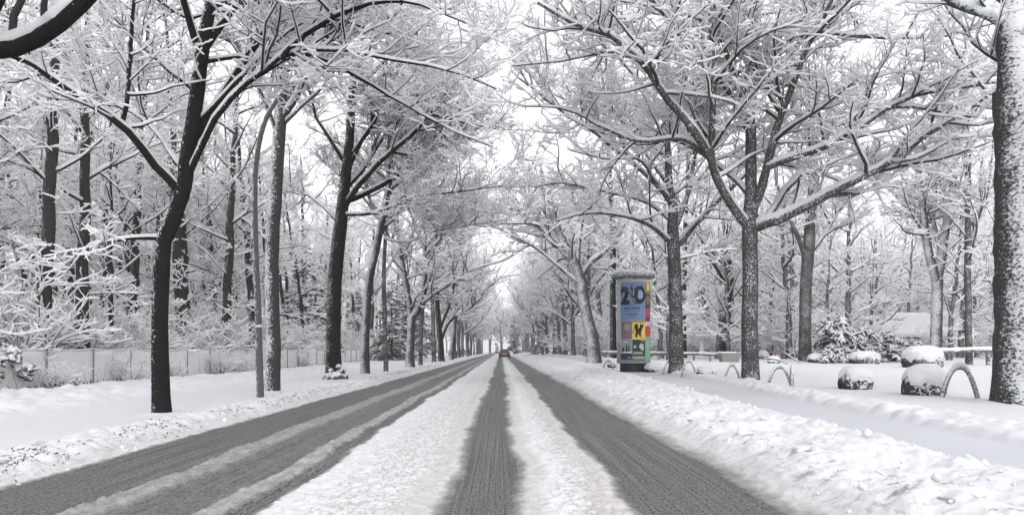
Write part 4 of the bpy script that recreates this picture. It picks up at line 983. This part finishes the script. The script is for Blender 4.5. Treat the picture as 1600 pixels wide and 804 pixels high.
place_con(CB[1], 1420, 560, 50, 'low spreading evergreen between the conifer bush and the hooded boulder', 'bush', 'conifer_bush', 4, (.9, .9, .6))
for px, Y, s in ((478, 66, 1.2), (612, 78, 1.0), (634, 84, 1.1), (657, 100, 1.0), (560, 90, 1.0)):
    place_con(CS[int(px) % 2], px, 560, Y, 'dark snow-draped spruce among the bare trees behind the white fence', 'tree', 'spruce_tree', px*.7, s, 'spruces behind the fence')
for px, Y, s in ((848, 118, .8), (803, 190, 1.0)):
    place_con(CS[px % 2], px, 555, Y, 'dark snow-draped evergreen beside the road, right of the car' if px == 803 else 'dark snow-draped evergreen left of the leaning tree', 'tree', 'spruce_tree', px*.7, s)
place_con(CS[0], 777, 555, 262, 'dark evergreen standing at the end of the road behind the traffic light', 'tree', 'spruce_tree', 1, .45)
# ivy-clad stump at the left edge
ivy = conifer_mesh('ivy', 540, 1.35, .75, 40, .6, True, .04); place_con(ivy, 2, 560, 21.5, 'dark ivy-covered stump with snow on top, at the left edge before the white fence', 'stump', 'ivy_stump', 1, 1.0)
small = conifer_mesh('tuft', 541, .5, .5, 22, .8, True, .02); place_con(small, 97, 560, 23.4, 'small snow-bent reddish plant at the foot of the white fence', 'plant', 'bent_plant', 1, .9)
# ------------------------------------------------------------------ house roof far right
hx, hy = (1384-VX)/F*70, 70.0
ho = empty('house', (hx, hy, zg(hx, hy)-.3), 'low house with a thick snow-covered roof behind the park trees', 'house')
b = BM(); b.box((0, 0, 1.1), (9, 7, 2.4)); b.build('wall', mat('house_wall', (.30, .28, .26), .9, vary=.15), ho, smooth=False)
bm = bmesh.new(); vs = [bm.verts.new(p) for p in ((-5.2, -4.4, 2.1), (5.2, -4.4, 2.1), (5.2, 4.4, 2.1), (-5.2, 4.4, 2.1), (-4.6, 0, 4.5), (4.6, 0, 4.5), (-5.2, -4.4, 2.35), (5.2, -4.4, 2.35), (5.2, 4.4, 2.35), (-5.2, 4.4, 2.35))]
for f in ((0, 1, 2, 3), (0, 6, 7, 1), (1, 7, 8, 2), (2, 8, 9, 3), (3, 9, 6, 0), (6, 4, 5, 7), (9, 8, 5, 4), (6, 9, 4), (7, 5, 8)): bm.faces.new([vs[i] for i in f])
b = BM(); b.bm.free(); b.bm = bm; b.build('roof', M_snow, ho, smooth=False)
for x in (-2.6, .4, 2.9):
    b = BM(); b.box((x, -3.52, 1.25), (1.1, .06, 1.0)); b.build('window', mat('dark_glass', (.03, .035, .04), .1), ho, smooth=False)
print('objects', time.time()-T0)

# ------------------------------------------------------------------ cars
M_tyre = mat('tyre', (.02, .02, .02), .9); M_rim = mat('rim', (.3, .3, .31), .4, .7); M_glass = mat('car_glass', (.02, .025, .03), .08, spec=.6)
def car(loc, paint, label, yaw=0, snowy=False, rear=True, group=None):
    e = empty('parked_car' if snowy else 'car', loc, label, 'car', group); e.rotation_euler[2] = yaw
    bm = bmesh.new(); prof = [(-2.2, .42), (-2.22, .75), (-2.12, 1.0), (-1.2, 1.02), (0, 1.0), (1.2, .96), (2.05, .80), (2.2, .55), (2.15, .30), (0, .24), (-2.1, .28)]
    def side(x, k): return [bm.verts.new((x, y*(1-.02*k), z-.05*k*(z > .9))) for y, z in prof]
    sec = [side(-.88, 1), side(-.84, 0), side(.84, 0), side(.88, 1)]; sec = [side(-.86, 1), side(-.78, 0), side(0, 0), side(.78, 0), side(.86, 1)]
    bm.clear(); xs_ = [-.87, -.80, -.4, 0, .4, .80, .87]; sec = [side(x, 1 if abs(x) > .85 else 0) for x in xs_]
    for a_, b_ in zip(sec, sec[1:]):
        for k in range(len(prof)): bm.faces.new((a_[k], a_[(k+1) % len(prof)], b_[(k+1) % len(prof)], b_[k]))
    bm.faces.new(sec[0]); bm.faces.new(sec[-1][::-1]); b = BM(); b.bm.free(); b.bm = bm
    bmesh.ops.bevel(bm, geom=[q for q in bm.edges if q.calc_length() > .3 and abs(q.verts[0].co.x) > .8 and abs(q.verts[1].co.x) > .8], offset=.03, segments=2, affect='EDGES')
    b.build('body', mat(label[:12]+'_paint', paint, .35, .3, spec=.5), e)
    bm = bmesh.new(); g = [(-2.0, 1.0), (-1.62, 1.40), (-.9, 1.48), (.25, 1.46), (1.15, .98)]; lo = [[bm.verts.new((x*(1-.16*max(0, z-1)/.46), y, z)) for y, z in g] for x in (-.76, .76)]
    for k in range(len(g)-1): bm.faces.new((lo[0][k], lo[0][k+1], lo[1][k+1], lo[1][k]))
    bm.faces.new(lo[0]); bm.faces.new(lo[1][::-1]); bm.faces.new((lo[0][0], lo[1][0], lo[1][-1], lo[0][-1])); b = BM(); b.bm.free(); b.bm = bm; b.build('cabin_glass', M_glass, e, smooth=False)
    b = BM(); b.box((0, -.38, 1.475), (1.28, 1.7, .05), .02); b.build('roof', M_snow if snowy else mat('roof_dusting', (.20, .17, .17), .6), e)
    if snowy:
        b = BM(); b.box((0, 1.55, .97), (1.5, 1.1, .12), .05); b.build('bonnet_snow', M_snow, e)
    for sx in (-1, 1):
        b = BM(); b.box((sx*.70, -2.2, .86), (.28, .07, .20), .02); b.build('tail_light', mat('tail_lens', (.35, .015, .015), .3), e)
        b = BM(); b.box((sx*.95, .75, 1.05), (.16, .10, .12), .03); b.build('mirror', M_tyre, e)
        for y in (-1.32, 1.35):
            b = BM(); b.tube([(sx*.72, y, .31), (sx*.885, y, .31)], .31, 24); wh = b.build('wheel', M_tyre, e); b = BM(); b.tube([(sx*.88, y, .31), (sx*.895, y, .31)], .19, 16); b.build('rim', M_rim, wh)
    b = BM(); b.box((0, -2.22, .46), (1.66, .10, .24), .04); b.build('bumper', mat('bumper_dark', (.03, .03, .03), .7), e)
    b = BM(); b.box((0, -2.245, .70), (.50, .02, .11)); b.build('number_plate', mat('plate', (.6, .6, .58), .5), e, smooth=False)
    return e
cy = 118.0
car(((788-VX)/F*cy, cy, .0), (.075, .022, .026), 'dark red hatchback driving away down the snowy lane')
for i, (px, Y, c, lb) in enumerate(((722, 172, (.5, .5, .52), 'silver car under snow parked far down the left roadside'), (731, 215, (.05, .05, .06), 'dark snow-covered car parked beyond the silver one'), (708, 150, (.04, .04, .05), 'dark car under thick snow parked before the silver one'))):
    car(((px-VX)/F*Y, Y, .1), c, lb, .03, True)
# ------------------------------------------------------------------ traffic light
Y = 230.0; X = (774.5-VX)/F*Y
tl = empty('traffic_light', (X, Y, zg(X, Y)), 'green traffic light at the far end of the road left of the red car', 'traffic light')
b = BM(); b.tube([(0, 0, -.1), (0, 0, 3.6)], .07, 10); b.build('pole', M_steel, tl)
b = BM(); b.box((0, -.1, 3.1), (.42, .28, 1.1), .05); hd = b.build('signal_head', mat('signal_black', (.02, .02, .02), .6), tl)
for z, c, em in ((3.45, (.10, .01, .01), 0), (3.1, (.12, .07, .01), 0), (2.75, (.0, .6, .30), 3)):
    m_ = mat('lens_%d' % int(z*100), c, .4); m_.node_tree.nodes['Principled BSDF'].inputs['Emission Color'].default_value = (*c, 1); m_.node_tree.nodes['Principled BSDF'].inputs['Emission Strength'].default_value = em
    b = BM(); b.tube([(0, -.23, z), (0, -.28, z)], .14, 16); b.build('lens', m_, hd)

# ------------------------------------------------------------------ weeds and stalks
def scatter(name, label, n, fn, seed):
    rng = np.random.default_rng(seed); P = []; 
    S = [[], [], [], 0]
    def add(store, V, Q, m): store[0].append(V); store[1].append(Q+store[3]); store[2].append(np.full(len(Q), m)); store[3] += len(V)
    P, Rr = fn(rng, n); V, Q = tubes(P, Rr, 4); add(S, V, Q, 0); keep = rng.random(len(P)) < .5; snow_on(S, P[keep], Rr[keep], rng, .35, 4, add)
    o = mobj(name, new_mesh(name, np.concatenate(S[0]), np.concatenate(S[1]), [mat('dead_leaf', (.07, .06, .05), .9, vary=.5, bscale=5), M_snow], np.concatenate(S[2])))
    return tag(o, label, 'weeds', kind='stuff')
def weeds(rng, n):
    y = 5.5+55*rng.random(n)**2.2; clump = fbm(y, y*0, .9, 3, 7); k = clump+.15*rng.random(n) > .45; y = y[k]; m = len(y)
    x = -5.2+rng.normal(0, .17, m); z = surface(x, y)[0]
    P = np.empty((m, 4, 3)); P[:, 0] = np.stack([x, y, z-.01], 1); d = norm(rng.normal(0, 1, (m, 3))*[1, 1, .35]+[0, 0, .35])
    L = .02+.06*rng.random(m)**2
    for q in range(1, 4): d = norm(d+rng.normal(0, .3, (m, 3))-[0, 0, .12]); P[:, q] = P[:, q-1]+d*(L/3)[:, None]
    return P, (.002+.004*rng.random(m))[:, None]*np.array([1, 1.6, 1.3, .4])[None]
scatter('verge_weeds', 'dead leaves and weeds poking through the snow along the left kerb', 9000, weeds, 1)
def stalks(rng, n):
    y = 17+60*rng.random(n)**1.5; x = -14.0+.35*rng.random(n); z = np.full(n, .1)
    P = np.empty((n, 6, 3)); P[:, 0] = np.stack([x, y, z], 1); d = norm(rng.normal(0, .28, (n, 3))+[0, 0, 1]); L = .3+.9*rng.random(n)**2
    for q in range(1, 6): d = norm(d+rng.normal(0, .09, (n, 3))); P[:, q] = P[:, q-1]+d*(L/5)[:, None]
    return P, np.full((n, 1), .007)*np.linspace(1, .5, 6)[None]
scatter('dry_stalks', 'dry stalks sticking up along the foot of the white fence', 170, stalks, 2)
def litter(rng, n):
    y = 20+60*rng.random(n)**1.5; x = -14.0+.35*rng.random(n); z = np.full(n, .15)
    P = np.empty((n, 4, 3)); P[:, 0] = np.stack([x, y, z], 1); d = norm(rng.normal(0, 1, (n, 3))*[1, 1, .3]+[0, 0, .3]); L = .06+.14*rng.random(n)
    for q in range(1, 4): d = norm(d+rng.normal(0, .3, (n, 3))-[0, 0, .1]); P[:, q] = P[:, q-1]+d*(L/3)[:, None]
    return P, np.full((n, 1), .014)*np.array([1, 1.5, 1.3, .4])[None]
scatter('fence_leaf_litter', 'dead leaf litter at the foot of the white fence', 1500, litter, 3)
# ploughed snow clods with undersides of their own on the right-hand bank
rg = np.random.default_rng(9); bm = bmesh.new()
for i in range(380):
    y = 5+50*rg.random()**1.8; x = 2.5+3.0*rg.random()**.8
    if rg.random() < .12: x = -4.85+rg.normal(0, .15)
    z = float(surface(np.array([x]), np.array([y]))[0][0]); r = .014+.06*rg.random()**3.5*(1 if x > 3 else .5)
    mtx = Matrix.Translation((x, y, z+r*.25)) @ Matrix.Rotation(rg.random()*6, 4, Vector(rg.normal(0, 1, 3)).normalized()) @ Matrix.Diagonal((r*(1+.5*rg.random()), r, r*.75, 1))
    vs = bmesh.ops.create_icosphere(bm, subdivisions=3, radius=1, matrix=mtx)['verts']
    for v in vs: v.co += (v.co-Vector((x, y, z+r*.25)))*.35*(math.sin(v.co.x*9/r*.3+i)*math.sin(v.co.y*7/r*.3+i*2)*math.sin(v.co.z*8/r*.3))
b = BM(); b.bm.free(); b.bm = bm; tag(b.build('snow_clods', M_snow), 'loose clods of ploughed snow scattered on the roadside banks', 'snow', kind='stuff')
# knobbly snowed-over foot of the third big trunk
tc = [o for o in bpy.data.objects if o.get('label', '').startswith('black tree with a snowy knobbly foot')][0]
bm = bmesh.new(); rg = np.random.default_rng(4)
for k, (x, y, z, r) in enumerate(((.22, -.28, .12, .22), (.34, -.18, .35, .17), (.05, -.36, .08, .24), (-.2, -.3, .06, .2), (.3, -.05, .08, .26), (.24, -.26, .5, .12), (-.05, -.34, .33, .12))):
    vs = bmesh.ops.create_icosphere(bm, subdivisions=3, radius=r, matrix=Matrix.Translation((x, y, z)))['verts']
    for v in vs:
        d = v.co-Vector((x, y, z)); v.co += d*(.25*math.sin(d.x*30+k)*math.sin(d.y*27)*math.cos(d.z*25+k))
b = BM(); b.bm.free(); b.bm = bm; b.build('root_burl', plastered('burl_bark', (.03, .028, .028), (-.3, -.4, .5), .34), tc)
print('all', time.time()-T0)
